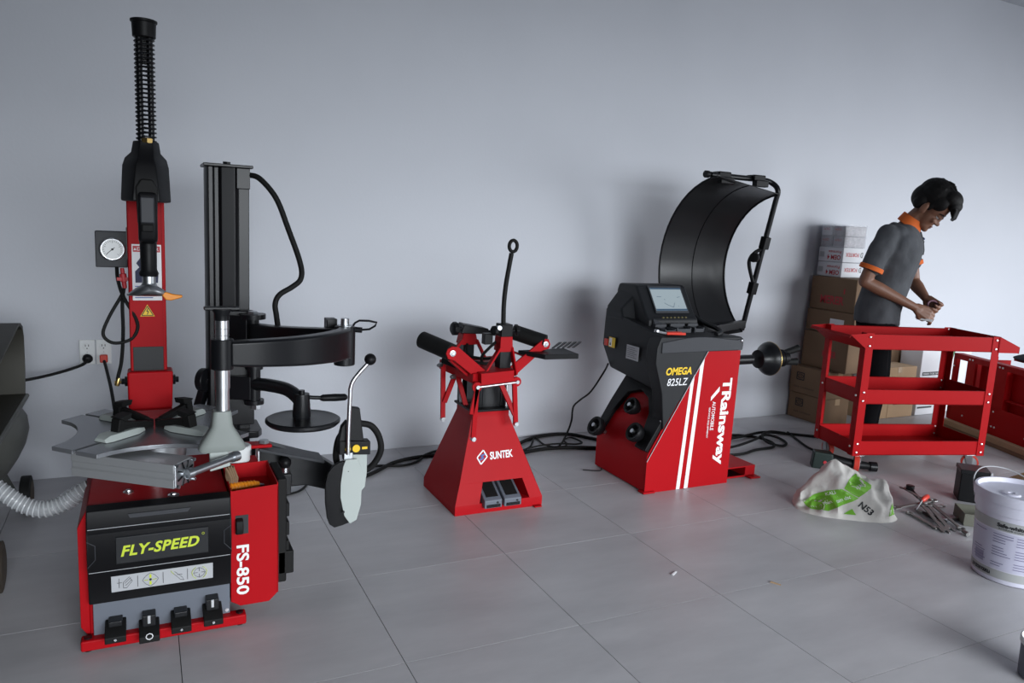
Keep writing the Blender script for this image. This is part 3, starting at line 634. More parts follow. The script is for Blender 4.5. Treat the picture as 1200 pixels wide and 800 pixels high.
# loose things on the changer
tin = thing('paste_tin', 'small white round tin of paste at the turntable edge behind the pale grey presser', 'tin', (.302, 2.865, 0.480))
MB().lathe([(0,.042),(.004,.044),(.045,.044)], (.302,2.865,.480), ZA, n=28).build('tin_body', WHT, tin)
MB().lathe([(0,.048),(.014,.048),(.018,.044)], (.302,2.865,.522), ZA, n=28).build('tin_lid', WHT, tin)
brs = thing('paste_brush', 'brush with an orange grip lying in the red side tray of the tyre changer', 'brush', (.30, 2.66, 0.43))
MB().lathe([(0,.012),(.015,.017),(.03,.018),(.09,.017),(.105,.012)], (.248,2.655,.450), (1,.05,0), n=18).build('brush_grip', ORG, brs)
g = MB()
for k in range(8): g.ring((.258+.011*k, 2.6555+.0005*k, .450), (1,.05,0), .0175, .0025, n=18, k=6)
g.build('grip_ridges', ORG, brs)
MB().cyl((.351,2.66,.450),(.368,2.662,.446),.008,.006,n=10).build('handle_end', STL, brs)
g = MB()
for k in range(16):
    u, v = (k % 4)-1.5, (k//4)-1.5
    g.limb([((.268+.005*u, 2.668+.005*v, .440), .0055), ((.262+.006*u-.004*v, 2.668+.005*v, .485), .0060), ((.255+.008*u, 2.665+.006*v, .528-.004*abs(u)), .0035)], n=6)
g.build('bristles', CARD, brs)
# ------------------------------------------------------------------ tyre spreader stand
ts = thing('tyre_spreader', 'red pyramid-based tyre spreader stand with black rollers and a ring-topped lever', 'tyre spreader', (1.56, 3.42, 0))
bx0, bx1, by0, by1, lz = 1.322, 1.798, 3.195, 3.648, 0.048
tx0, tx1, ty0, ty1, tz = 1.435, 1.637, 3.300, 3.500, 0.455
m = MB()
B0 = [V((bx0,by0,0)),V((bx1,by0,0)),V((bx1,by1,0)),V((bx0,by1,0))]
B1 = [p+ZA*lz for p in B0]; T = [V((tx0,ty0,tz)),V((tx1,ty0,tz)),V((tx1,ty1,tz)),V((tx0,ty1,tz))]
T2 = [p+ZA*.03 for p in T]
def fr(x, z): # point of the front face
    t = (z-lz)/(tz-lz); return V((x, by0+(ty0-by0)*t, z))
def ex(z, s): t = (z-lz)/(tz-lz); return (bx0+(tx0-bx0)*t) if s < 0 else (bx1+(tx1-bx1)*t)
hz0, hz1 = 0.050, 0.148
hx = [(1.452, hz0), (1.725, hz0), (1.690, hz1), (1.475, hz1)]
Hf = [fr(*p) for p in hx]
Hi = [V((1.470, 3.40, .050)), V((1.70, 3.40, .050)), V((1.68, 3.40, .118)), V((1.48, 3.40, .118))]
vs = B0+B1+T+T2+Hf+Hi
vs += [fr(ex(hz1,-1), hz1), fr(ex(hz1,1), hz1)]   # 24, 25
fs = [(0,1,5,4),(1,2,6,5),(2,3,7,6),(3,0,4,7),(5,6,10,9),(6,7,11,10),(7,4,8,11),(8,9,13,12),(9,10,14,13),(10,11,15,14),(11,8,12,15),(12,13,14,15),(3,2,1,0),
      (4,16,19,24),(17,5,25,18),(4,5,17,16),(24,19,18,25),(24,25,9,8),
      (16,17,21,20),(17,18,22,21),(18,19,23,22),(19,16,20,23),(20,21,22,23)]
bs = m.add(vs, fs).build('pyramid_base', RED, ts, bevel=0.0025)
MB().hexa([(1.745,3.17,0.002),(1.785,3.17,.002),(1.785,3.21,.002),(1.745,3.21,.002),(1.745,3.17,.008),(1.785,3.17,.008),(1.785,3.21,.008),(1.745,3.21,.008)]).build('floor_lug', RED, bs)
MB().box((1.425,3.285,.484),(1.645,3.515,.496)).build('top_cover', BLK, ts, bevel=0.003)
for x, y in ((1.442,3.29),):
    pass
for k, xc in enumerate((1.512, 1.618)):
    p = MB().px([(3.165,.070),(3.165,.030),(3.30,.045),(3.34,.135),(3.29,.140)], xc-.047, xc+.047).build('foot_pedal', GRYP, ts, bevel=0.005)
    nrm = V((0, -.070, .125)).normalized()
    upv = V((0, .125, .070)).normalized()
    quad(V((xc-.032, 3.185, .0805))+nrm*.001, XA, upv, .064, .10, .003).build('pedal_tread', RUB, p, bevel=0.001)
    MB().box((xc-.036, 3.160, .036), (xc+.036, 3.168, .050)).build('pedal_lip', BLKM, p)
    MB().cyl((xc+.022, 3.164, .058), (xc+.022, 3.160, .058), .005, n=10).build('pedal_screw', BLKP, p)
# mark and lettering on the sloping front
un = V((0, ty0-by0, tz-lz)).normalized()
def fp(x, z, d=0.0012): return fr(x, z)+V((0, -un.z, un.y))*d
lg = MB(); c0 = fp(1.478, .2655)
dpt = [(-.0, .034), (.030, .0), (0, -.034), (-.030, 0)]
def lp_(u, v): return c0+XA*(u*.9+v*.25)+un*v
g = MB()
def strip(a, b, w): g.bar(lp_(*a), lp_(*b), w, .0008, up=V((0,-un.z,un.y)))
for i in range(4): strip(dpt[i], dpt[(i+1) % 4], .006)
lgo = g.build('diamond_emblem', WHTP, ts, smooth=False)
g = MB()
c0 = fp(1.478, .2655, .002)
for a, b in (((.014,.014),(-.010,.006)),((-.010,.006),(.010,-.004)),((.010,-.004),(-.014,-.013))): strip(a, b, .008)
g.build('emblem_letter', BLUEP, lgo, smooth=False)
text('SUNTEK', WHTP, ts, fp(1.520, .250), V((1, 0, 0.03)), un, .125, .038, bold=.03)
# central cylinder column
pc = MB().pz([(1.478,3.345),(1.50,3.335),(1.51,3.345),(1.535,3.335),(1.60,3.335),(1.61,3.345),(1.63,3.335),(1.645,3.345),(1.645,3.48),(1.478,3.48)], .49, .68).build('ram_column', BLKM, ts, bevel=.003)
for x, y in ((1.440,3.46),(1.462,3.325),(1.628,3.322),(1.655,3.46)):
    MB().cyl((x, y, .49), (x, y, .70), .0075, n=12).build('guide_rod', CHR, ts)
# frame
fm = MB()
fm.bar((1.432,3.225,.665),(1.606,3.225,.675),.05,.062).bar((1.43,3.24,.665),(1.385,3.58,.675),.05,.05).bar((1.60,3.24,.675),(1.665,3.56,.68),.05,.05).bar((1.385,3.57,.67),(1.665,3.57,.68),.05,.05)
fm.box((1.43,3.25,.69),(1.64,3.52,.70))
fm = fm.build('top_frame', RED, ts, bevel=.003)
MB().cyl((1.410,3.195,.632),(1.632,3.195,.648),.0065,n=12).build('cross_rod', CHR, ts)
for x, z in ((1.413,.632),(1.622,.648)):
    e = MB().cyl((x, 3.215, z), (x, 3.200, z), .024, n=18).build('rod_ear', RED, ts)
    MB().lathe([(0,.010),(.012,.010)], (x, 3.20, z), (0,-1,0), n=6).build('ear_bolt', STL, e)
# hanging legs
def leg(path, w=.024, name='hanging_leg'):
    m = MB()
    for a, b in path: m.bar(a, b, w, .014, up=(0,-1,0))
    o = m.build(name, RED, ts, bevel=.002)
    end = V(path[0][1]); MB().lathe([(-.012,.011),(.0,.013),(.014,.011)], end, (0,-1,0), n=14).build('leg_end_bolt', STL, o)
    return o
leg([((1.413,3.205,.655),(1.405,3.205,.378)),((1.418,3.205,.64),(1.39,3.205,.50))])
leg([((1.612,3.21,.66),(1.632,3.21,.435)),((1.555,3.25,.64),(1.625,3.21,.48))])
leg([((1.352,3.50,.688),(1.345,3.46,.415)),((1.415,3.47,.66),(1.350,3.46,.50)),((1.405,3.45,.66),(1.448,3.40,.475))])
MB().bar((1.35,3.48,.715),(1.445,3.30,.685),.05,.028).build('black_pad', BLK, ts, bevel=.004)
for p in ((1.335,3.48,.690),(1.375,3.40,.645)): MB().lathe([(0,.012),(.02,.012),(.03,.007)], p, (-.8,-.5,0), n=8).build('side_bolt', STL, ts)
# front post with braces, lever
fpst = MB().box((1.566,3.285,.66),(1.626,3.345,.785)).build('front_post', BLKM, ts, bevel=.003)
MB().hexa([(1.560,3.278,.782),(1.632,3.278,.782),(1.632,3.352,.782),(1.560,3.352,.782),(1.563,3.28,.858),(1.627,3.28,.858),(1.627,3.35,.858),(1.563,3.35,.858)]).build('red_sleeve', RED, fpst, bevel=.003)
ck = MB().box((1.565,3.28,.856),(1.626,3.35,.918)).build('lever_clamp', BLK, ts, bevel=.003)
MB().bar((1.563,3.29,.80),(1.450,3.24,.665),.010,.03,up=(0,-1,0)).bar((1.628,3.29,.80),(1.628,3.225,.675),.010,.03,up=(0,-1,0)).build('post_brace', RED, ts, bevel=.002)
MB().tube([(1.590,3.315,.90),(1.588,3.318,1.0),(1.594,3.32,1.10),(1.610,3.325,1.20),(1.622,3.33,1.262)], .0115, n=12).build('lever', RUB, ts)
MB().ring((1.630,3.332,1.298), (.35,-1,0), .0275, .0088, n=32, k=10).build('lever_ring', RUB, ts)
for p, d, r in (((1.555,3.30,.885),(-1,-.3,.1),.026),((1.632,3.30,.885),(1,-.1,.1),.030)):
    k = MB()
    k.lathe([(-.012,.012),(.014,.012),(.014,r),(.030,r),(.036,r*.7)], p, d, n=7).build('star_knob', BLK, ts, bevel=.003)
MB().lathe([(0,.013),(.02,.012)], (1.548,3.285,.90), (0,-1,.2), n=10).build('valve_nut', STL, ts)
MB().box((1.49,3.31,.815),(1.535,3.35,.87)).build('valve_block', BLK, ts, bevel=.004)
# rollers with their red arms
def roller(a, b, r, name='roller'):
    a, b = V(a), V(b); L_ = (b-a).length
    o = MB().lathe([(0,r*.7),(.002,r),(L_-.002,r),(L_,r*.7)], a, b-a, n=28).build(name, RUB, ts)
    MB().lathe([(-.02,.010),(-.006,.012),(0,.02)], a, b-a, n=10).build('roller_bolt', STL, o)
roller((1.305,3.272,.790),(1.215,3.44,.826),.042)
la = MB().prism([(-.030,.0),(-.018,-.026),(.012,-.034),(.195,-.175),(.215,-.12),(.035,.028),(.0,.034),(-.022,.022)], (1.298,3.262,.788), (1,0,0), (0,0,1), (0,-.012,0)).build('roller_arm', RED, ts, bevel=.002)
MB().bar((1.29,3.31,.765),(1.42,3.31,.655),.014,.04,up=(0,-1,0)).build('arm_stay', RED, ts, bevel=.002)
roller((1.85,3.35,.812),(1.72,3.47,.852),.040)
ra = MB().prism([(.030,.0),(.018,.026),(-.008,.030),(-.225,-.135),(-.205,-.19),(-.015,-.032),(.022,-.022)], (1.838,3.338,.806), (1,0,0), (0,0,1), (0,-.012,0)).build('roller_arm', RED, ts, bevel=.002)
MB().bar((1.58,3.45,.80),(1.76,3.42,.735),.012,.03,up=(0,-1,0)).build('arm_stay', RED, ts, bevel=.002)
try_ = MB().hexa([(1.70,3.36,.755),(1.80,3.25,.742),(2.00,3.26,.738),(1.98,3.38,.752),(1.70,3.36,.775),(1.80,3.25,.768),(2.00,3.26,.764),(1.98,3.38,.775)]).build('tool_tray', BLK, ts, bevel=.003)
for k in range(5):
    x = 1.93+.034*k*0.9
    MB().hexa([(x-.03,3.37,.776),(x-.016,3.37,.776),(x+.07,3.44,.792),(x+.052,3.44,.792),(x-.03,3.37,.781),(x-.016,3.37,.781),(x+.07,3.44,.797),(x+.052,3.44,.797)]).build('fork_tine', BLKM, try_)
for p in ((1.302,3.2495,.789),(1.840,3.3255,.807)): MB().lathe([(0,.015),(.003,.015),(.004,.009),(.010,.008)], p, (0,-1,0), n=10).build('pivot_bolt', STL, ts)
# rear post with knob block
rp_ = MB().box((1.483,3.56,.45),(1.545,3.62,.79)).build('rear_post', BLKM, ts, bevel=.003)
MB().hexa([(1.468,3.55,.775),(1.562,3.55,.775),(1.562,3.63,.775),(1.468,3.63,.775),(1.480,3.555,.835),(1.55,3.555,.835),(1.55,3.625,.835),(1.480,3.625,.835)]).build('red_cap', RED, rp_, bevel=.003)
MB().bar((1.475,3.56,.80),(1.385,3.56,.68),.014,.024,up=(0,-1,0)).bar((1.555,3.56,.80),(1.62,3.56,.68),.014,.024,up=(0,-1,0)).build('rear_brace', RED, ts, bevel=.002)
MB().hexa([(1.462,3.55,.835),(1.61,3.52,.833),(1.61,3.60,.833),(1.462,3.63,.835),(1.480,3.55,.880),(1.605,3.52,.862),(1.605,3.60,.862),(1.480,3.63,.885)]).build('knob_block', BLK, ts, bevel=.004)
MB().lathe([(0,.013),(.025,.013),(.026,.036),(.048,.036),(.056,.024)], (1.468,3.56,.860), (-1,-.1,0), n=9).build('star_knob', BLK, ts, bevel=.004)
MB().cyl((1.605,3.55,.848),(1.655,3.50,.835),.0075,n=10).build('knob_rod', BLKM, ts)
for pts in ([(1.53,3.40,.69),(1.50,3.36,.745),(1.53,3.33,.80),(1.575,3.34,.83)],[(1.50,3.55,.78),(1.49,3.50,.73),(1.56,3.42,.725),(1.62,3.36,.76),(1.638,3.34,.80)],[(1.47,3.42,.70),(1.46,3.38,.72),(1.52,3.34,.715),(1.60,3.37,.73),(1.65,3.34,.72),(1.655,3.33,.77)]):
    MB().tube(pts, .0075, n=8).build('air_hose', RUB, ts)

# ------------------------------------------------------------------ wheel balancer
wb = thing('wheel_balancer', 'red and black wheel balancing machine with a screen and a raised curved black hood', 'wheel balancer', (2.7, 3.42, 0))
fy = 3.165
bd = MB().py([(2.414,0.006),(2.985,0.006),(2.985,.768),(2.755,.768),(2.70,.68),(2.414,.205)], fy+.006, 3.672).build('body', RED, wb, bevel=.002)
MB().py([(2.410,0),(2.987,0),(2.997,.772),(2.764,.772),(2.410,.176)], fy-.002, fy+.004).build('front_plate', RED, bd, bevel=.0012)
MB().bar((2.41,fy-.0025,.178),(2.764,fy-.0025,.774),.003,.003,up=(0,-1,0)).build('plate_edge', SILP, bd, smooth=False)
def fstripe(xt, zt_, xb, w):
    dx = (2.764-2.410)/(.772-.176)  # slope of the plate's edge
    return MB().prism([(xb,.0015),(xb+w,.0015),(xt+w,zt_+.033),(xt,zt_-.012)], (0,fy-.0032,0), XA, ZA, (0,.001,0))
fstripe(2.660,.615,2.622,.024).build('white_stripe', WHTP, bd, smooth=False)
fstripe(2.716,.704,2.676,.026).build('white_stripe', WHTP, bd, smooth=False)
# lettering running down the plate
dn = V((.030, 0, -.512)).normalized() * 1.0; rt = V((1, 0, .02))
dn = V((-.012, 0, -1)).normalized()
tx = text('TRainsway', WHTP, bd, (2.868, fy-.003, .618), dn, (1,0,-.012), .50, .085, bold=.035, spacing=1.0)
text('AUTOMOBILE', WHTP, bd, (2.826, fy-.003, .488), dn, (1,0,-.012), .165, .024, bold=.01)
text('SERVICE EQUIPMENT', WHTP, bd, (2.802, fy-.003, .455), dn, (1,0,-.012), .175, .013, bold=.01)
MB().prism([(2.868,.545),(2.812,.492),(2.812,.515),(2.868,.572)], (0,fy-.0032,0), XA, ZA, (0,.0008,0)).build('lettering_tail', WHTP, bd, smooth=False)
MB().box((2.395,3.15,.002),(2.47,3.20,.012)).build('floor_lug', RED, bd)
# rear foot box
rf = MB().py([(2.99,.004),(3.235,.004),(3.235,.075),(2.99,.075)], 3.44, 3.47).box((2.99,3.205,.062),(3.235,3.47,.07)).hexa([(3.16,3.205,.006),(3.235,3.205,.006),(3.235,3.47,.006),(3.16,3.47,.006),(3.16,3.205,.064),(3.235,3.205,.064),(3.235,3.47,.064),(3.16,3.47,.064)]).box((2.99,3.205,.004),(3.235,3.215,.014)).build('foot_box', RED, wb, bevel=.002)
MB().box((2.99,3.22,.004),(3.16,3.44,.01)).build('foot_inside', BLKM, rf, smooth=False)
MB().box((3.17,3.165,.002),(3.245,3.215,.009)).build('floor_lug', RED, rf)
# black shell
sh = MB()
pl = [(2.440,.858),(2.418,.80),(2.416,.715),(2.470,.555),(2.500,.345),(2.762,.777),(2.99,.777),(3.002,.79),(3.0,.848)]
sh.py(pl, fy-.004, fy+.09)
# body of the shell: left side face leans in below, top rises to the rear
LF = [(2.440,.858),(2.416,.715),(2.475,.55),(2.60,.50),(2.985,.772),(3.0,.845)]
RRr = [(2.420,.955),(2.412,.74),(2.475,.60),(2.60,.55),(2.985,.78),(3.0,.85)]
vs = [(x, fy+.0, z) for x, z in LF] + [(x, 3.676, z) for x, z in RRr]
n = 6
sh.add(vs, [tuple(range(n)), tuple(range(2*n-1, n-1, -1))]+[(i, n+i, n+(i+1) % n, (i+1) % n) for i in range(n)])
sh = sh.build('shell', SHELL, wb, bevel=.008)
# lighter band along the front with a waved top
wv = [(2.446,.770)]+[(3.0,.775),(3.004,.80),(3.0,.842)]+[(2.446+(3.0-2.446)*t, .836+.014*math.sin((t-.12)*5.2)+.010*t) for t in [1-k/14 for k in range(1,15)]]
MB().py(wv, fy-.010, fy+.05).build('grey_band', GREYSH, wb, bevel=.004)
MB().lathe([(0,.010),(.006,.010),(.010,.006)], (2.99,fy-.006,.828), (.6,-1,0), n=12).build('band_screw', CHR, sh)
text('OMEGA', YELP, sh, (2.487, fy-.0052, .650), XA, ZA, .172, .042, bold=.035, shear=.18)
text('825LZ', WHTP, sh, (2.500, fy-.0052, .592), XA, ZA, .138, .040, shear=.18, bold=.005)
# stickers on the left side
def sx(y, z): # a point on the leaning left side of the shell between its two profiles
    t = (y-fy)/(3.676-fy); return 2.413-.004*t
a = V((2.4105, 3.505, .690))
def lside(y0_, z0_, w, h, m, name, par):
    # left side runs away from the lens along +y, facing -x: right vector is -y
    dl_ = .0
    return quad(V((2.4085, y0_, z0_)), (0,-1,0), (.02,0,1), w, h).build(name, m, par, smooth=False)
ws = lside(3.605, .735, .062, .058, YELP, 'caution_sticker', wb)
lside(3.600, .740, .026, .048, WHTP, 'caution_panel', ws).location.x -= .001
MB().prism([(-.002,.748),(.014,.748),(.006,.764)], (2.4063,3.592,0), (0,-1,0), ZA, (-.0008,0,0)).build('caution_triangle', BLKP, ws, smooth=False)
ws2 = lside(3.425, .700, .115, .078, SILP, 'rating_plate', wb)
g = MB()
for k in range(6): g.box((2.4067,3.415-.0,.712+.0105*k), (2.4072,3.325+.02*(k % 2),.714+.0105*k))
g.build('rating_text', BLKP, ws2, smooth=False)
MB().box((2.405,3.618,.737),(2.414,3.650,.777)).build('red_switch', REDL, sh, bevel=.003)
# monitor housing
mo = MB().px([(3.34,.84),(3.345,.925),(3.375,.945),(3.485,1.098),(3.51,1.104),(3.66,1.10),(3.676,1.06),(3.676,.84)], 2.485, 2.83)
mo = mo.build('monitor_housing', SHELL, wb, bevel=.014, seg=3)
MB().add([(2.42,3.50,.90),(2.50,3.46,.90),(2.50,3.66,.90),(2.415,3.672,.90),(2.43,3.54,.965),(2.50,3.50,1.06),(2.50,3.655,1.085),(2.418,3.668,.968)],[(3,2,1,0),(4,5,6,7),(0,1,5,4),(1,2,6,5),(2,3,7,6),(3,0,4,7)]).build('housing_shoulder', SHELL, mo, bevel=.012)
MB().add([(2.83,3.33,.85),(2.99,3.40,.845),(2.99,3.67,.845),(2.83,3.67,.85),(2.83,3.40,.945),(2.955,3.48,.868),(2.96,3.66,.93),(2.83,3.66,1.03)],[(3,2,1,0),(4,5,6,7),(0,1,5,4),(1,2,6,5),(2,3,7,6),(3,0,4,7)]).build('housing_shoulder', SHELL, mo, bevel=.01)
sn = V((0, -.153, .110)).normalized(); su = V((0, .110, .153)).normalized()
so2 = V((2.560, 3.378, .950))+sn*.0035
bz = quad(so2+su*.004-XA*.008, XA, su, .232, .176, .006).build('screen_bezel', GREYSH, mo, bevel=.003)
scr = quad(so2+su*.016+sn*.0065, XA, su, .214, .148, .001).build('screen', SCR, mo, smooth=False)
g = MB()
def sc(u, v): return so2+su*(.016+v)+sn*.0083+XA*u
g.bar(sc(0,.143), sc(.214,.143), .010, .0006, up=sn)
for a, b in (((.07,.05),(.09,.036)),((.09,.036),(.125,.022)),((.125,.022),(.14,.05)),((.03,.09),(.06,.09)),((.16,.03),(.165,.03)),((.17,.085),(.19,.09)),((.075,.075),(.08,.07))): g.bar(sc(*a), sc(*b), .0022, .0006, up=sn)
g.bar(sc(0,.006), sc(.214,.006), .012, .0006, up=sn)
g.build('screen_graphics', SCRD, mo, smooth=False)
kp = MB()
for k in range(7): kp.ell(V((2.59+.026*k, 3.356, .934)), (.009,.006,.005), n=10, m=6)
kp.build('key_row', mat('dim_keys', (.10,.085,.03), .5), mo)
# weight trays on the top
tt = MB()
for x0_, x1_, y0_, y1_, z_ in ((2.50,2.575,3.215,3.30,.885),(2.60,2.70,3.24,3.30,.888),(2.73,2.80,3.25,3.31,.886)):
    tt.box((x0_,y0_,.84),(x1_,y0_+.012,z_)).box((x0_,y1_,.84),(x1_,y1_+.012,z_+.02)).box((x0_,y0_,.84),(x0_+.01,y1_,z_+.006)).box((x1_-.01,y0_,.84),(x1_,y1_,z_+.006))
tt.build('weight_tray', GREYSH, wb, bevel=.004)
MB().hexa([(2.50,3.30,.86),(2.60,3.30,.86),(2.60,3.34,.86),(2.50,3.34,.86),(2.51,3.32,.895),(2.58,3.32,.90),(2.58,3.34,.90),(2.51,3.34,.935)]).build('tray_divider', GREYSH, wb, bevel=.004)
MB().tube([(2.84,3.20,.858),(2.90,3.23,.866),(2.96,3.34,.872),(2.975,3.46,.885),(2.97,3.6,.93)], .014, n=10).build('edge_rail', SHELL, wb)
MB().lathe([(0,.036),(.012,.036),(.012,.028),(.004,.02)], (2.86,3.28,.855), ZA, n=20).build('cup_holder', SHELL, wb)
# slanting caddy on the left with cone pegs
s0, s1 = V((2.414,0,.205)), V((2.70,0,.68)); sd = (s1-s0); sl_ = sd.length; sd.normalize(); sN = V((-sd.z, 0, sd.x))
def cp(y, t, h=0.0): return V((s0.x, y, s0.z))+sd*t+sN*h
yA, yB = 3.175, 3.665
outer = [(yA,.02),(yA+.0,.30),(yA+.03,.47),(yA+.16,.54),(yA+.36,.53),(yB,.40),(yB+.012,.20),(yB+.01,.03),(yB-.05,.03),(yB-.06,.16),(yB-.10,.29),(yB-.20,.33),(yA+.20,.30),(yA+.13,.22),(yA+.10,.12),(yA+.10,.02)]
m = MB(); n = len(outer)
m.add([cp(y, t, .002) for y, t in outer]+[cp(y, t, .030) for y, t in outer], [tuple(range(n-1,-1,-1)), tuple(range(n,2*n))]+[(i,(i+1) % n,n+(i+1) % n,n+i) for i in range(n)])
cad = m.build('cone_caddy', BLK, wb, bevel=.006)
for y, t, h, r in ((3.60,.022,.055,.058),(3.275,.085,.045,.055),(3.42,.215,.040,.050)):
    p = cp(y, t, 0)
    MB().cyl(p, p+sN*(h+.05), .012, n=12).build('cone_peg', STL, cad)
    MB().lathe([(0,r*.6),(.006,r*.7),(.03,r*.95),(.055,r),(.062,r*.95),(.060,r*.72),(.035,r*.5),(.030,.013)], p+sN*(h-.02), sN, n=28, caps=False).build('centring_cone', BLK, cad)
MB().bar(cp(3.215,.33,.03)+V((0,-.02,.02)), cp(3.20,.20,.03)+V((0,-.02,0)), .006, .006).build('caliper_rod', SILP, wb)
# shaft
sy, sz = 3.50, .645
shf = MB().lathe([(0,.045),(.03,.045),(.03,.03),(.42,.03)], (2.985, sy, sz), XA, n=28).build('shaft_housing', BLKM, wb)
MB().box((2.985,sy-.05,sz-.075),(3.02,sy+.05,sz+.05)).build('shaft_flange', BLKM, shf, bevel=.004)
MB().lathe([(.33,.03),(.34,.058),(.372,.064),(.40,.088),(.425,.106),(.437,.108),(.442,.106),(.442,.03)], (3.12, sy, sz), XA, n=40).build('cone_flange', BLKM, wb)
MB().ring((3.558, sy, sz), XA, .106, .003, n=40, k=8).build('flange_rim', GOLD, wb)
hub = MB().lathe([(0,.05),(.05,.052),(.054,.058),(.072,.058),(.075,.052),(.085,.052),(.088,.056),(.105,.056),(.108,.050),(.135,.048),(.145,.034)], (3.562, sy, sz), XA, n=28).build('quick_nut', BLK, wb)
MB().lathe([(0,.020),(.02,.020),(.09,.022),(.115,.024),(.124,.014)], (3.665, sy, sz+.028), (1,-.3,.38), n=14).build('nut_handle', RUB, hub)
MB().lathe([(0,.020),(.02,.020),(.06,.022),(.085,.024),(.093,.014)], (3.67, sy-.02, sz-.022), (1,-.3,.06), n=14).build('nut_handle', RUB, hub)
# hood: an open curved guard, its centre line along x
def hoodpt(s, a):   # s 0 left rim .. 1 right rim
    Rr = .545-.075*s; xx = 2.985+.47*s
    return V((xx, 3.405+Rr*math.cos(a), 1.195+Rr*math.sin(a)))
A0, A1, na, ns = R(-58), R(83), 26, 6
m = MB(); vs = []
for thick in (0, .006):
    for i in range(na+1):
        a = A0+(A1-A0)*i/na
        for j in range(ns+1):
            p = hoodpt(j/ns, a); vs.append(p+V((0, math.cos(a), math.sin(a)))*thick)
K = (na+1)*(ns+1); w = ns+1
fs = []
for i in range(na):
    for j in range(ns):
        q = (i*w+j, i*w+j+1, (i+1)*w+j+1, (i+1)*w+j); fs += [q, tuple(K+k for k in reversed(q))]
for i in range(na):
    for j in (0, ns): fs.append((i*w+j, (i+1)*w+j, K+(i+1)*w+j, K+i*w+j))
for j in range(ns):
    for i in (0, na): fs.append((i*w+j, i*w+j+1, K+i*w+j+1, K+i*w+j))
hood = m.add(vs, fs).build('hood', mat('black_hood_plastic', (.012,.012,.013), .28, bump=.02, bscale=60), wb, smooth=True, ang=60)
for s in (0, .5, 1):
    pts = [hoodpt(s, A0+(A1-A0)*k/20)*1.0 for k in range(21)]
    MB().tube(pts, .007 if s != .5 else .0035, n=6, k=1).build('hood_rim' if s != .5 else 'hood_seam', BLK, hood)
tb = MB().tube([(2.985,3.535,1.748),(3.20,3.555,1.748),(3.40,3.565,1.748),(3.475,3.55,1.735),(3.500,3.515,1.69),(3.505,3.535,1.60),(3.505,3.62,1.22),(3.505,3.71,.80)], .0165, n=12, k=4).build('hood_tube', BLKM, wb)
MB().lathe([(0,.017),(.006,.021),(.03,.021)], (2.975,3.535,1.748), (-1,0,0), n=14).build('tube_cap', BLK, tb)
for x in (3.09, 3.36): MB().box((x-.045,3.525,1.735),(x+.045,3.60,1.772)).box((x-.05,3.50,1.70),(x+.05,3.54,1.74)).build('tube_clamp', BLK, tb, bevel=.006)
for y, z in ((3.588,1.36),(3.655,1.07)): MB().bar((3.505,y-.012,z+.045),(3.505,y+.004,z-.03),.046,.046).build('tube_sleeve', BLK, tb, bevel=.004)
MB().tube([(3.50,3.60,1.33),(3.44,3.60,1.30),(3.42,3.615,1.24),(3.49,3.64,1.12)], .012, n=8).build('damper_link', BLK, tb)
MB().lathe([(0,.016),(.02,.03),(.045,.03),(.05,.02)], (3.455,3.59,1.275), (-.9,-.4,0), n=16).build('clamp_knob', BLK, tb)
MB().bar((3.505,3.70,.84),(3.02,3.62,.80),.04,.05).build('hinge_arm', BLKM, wb, bevel=.004)
# pliers on the shelf
pr = thing('weight_pliers', 'red-handled pliers lying on the black top of the wheel balancer', 'pliers', (2.55, 3.19, .875))
for s in (-1, 1):
    MB().tube([(2.48,3.178+.004*s,.874),(2.53,3.183+.012*s,.873),(2.60,3.186+.016*s,.870)], .0075, n=8).build('plier_handle', REDL, pr)
MB().tube([(2.40+.02,3.19,.888),(2.45,3.182,.880),(2.485,3.178,.875)], .0075, n=8).lathe([(0,.013),(.012,.013)], (2.425,3.188,.882), ZA, n=12).build('plier_jaw', CHR, pr)
# ------------------------------------------------------------------ red service carts
def caster(par, x, y, ang, wheel=REDL):
    c = math.cos(ang); s = math.sin(ang)
    a = V((s, -c, 0)); f = V((c, s, 0))      # axle direction and trail direction
    h = V((x, y, 0)) - f*.018
    o = MB().box((x-.03, y-.03, .098), (x+.03, y+.03, .103)).build('caster_plate', CHR, par, local=True)
    fk = MB()
    for q in (-1, 1): fk.hexa([h+a*q*.022+f*.0-V((0,0,-.040))-f*.014-a*.002, h+a*q*.022-V((0,0,-.040))+f*.014-a*.002, h+a*q*.022-V((0,0,-.040))+f*.014+a*.002, h+a*q*.022-V((0,0,-.040))-f*.014+a*.002,
                               h+a*q*.022-V((0,0,-.099))-f*.010-a*.002, h+a*q*.022-V((0,0,-.099))+f*.034-a*.002, h+a*q*.022-V((0,0,-.099))+f*.034+a*.002, h+a*q*.022-V((0,0,-.099))-f*.010+a*.002])
    fk.build('caster_fork', CHR, o, local=True)
    w = MB().lathe([(-.016,.040),(-.014,.050),(.014,.050),(.016,.040)], h+V((0,0,.0505)), a, n=28, caps=False).build('caster_wheel', wheel, o, local=True)
    MB().lathe([(-.0165,.010),(-.013,.035),(.013,.035),(.0165,.010)], h+V((0,0,.0415)), a, n=24).build('wheel_hub', STL, o, local=True) if False else None
    MB().lathe([(-.0175,.039),(.0175,.039)], h+V((0,0,.0505)), a, n=24).build('wheel_rim', SILP, o, local=True)
def rivets(par, pts):
    for p, d in pts: MB().lathe([(0,.0075),(.003,.0065),(.005,.003)], p, d, n=10).build('rivet', CHR, par, local=True)
cart = thing('tool_cart', 'red three-tier tool cart standing on casters in front of the man', 'cart', (3.905, 3.064, 0), R(-16.5), 'red tool carts')
CW, CD = .875, .42
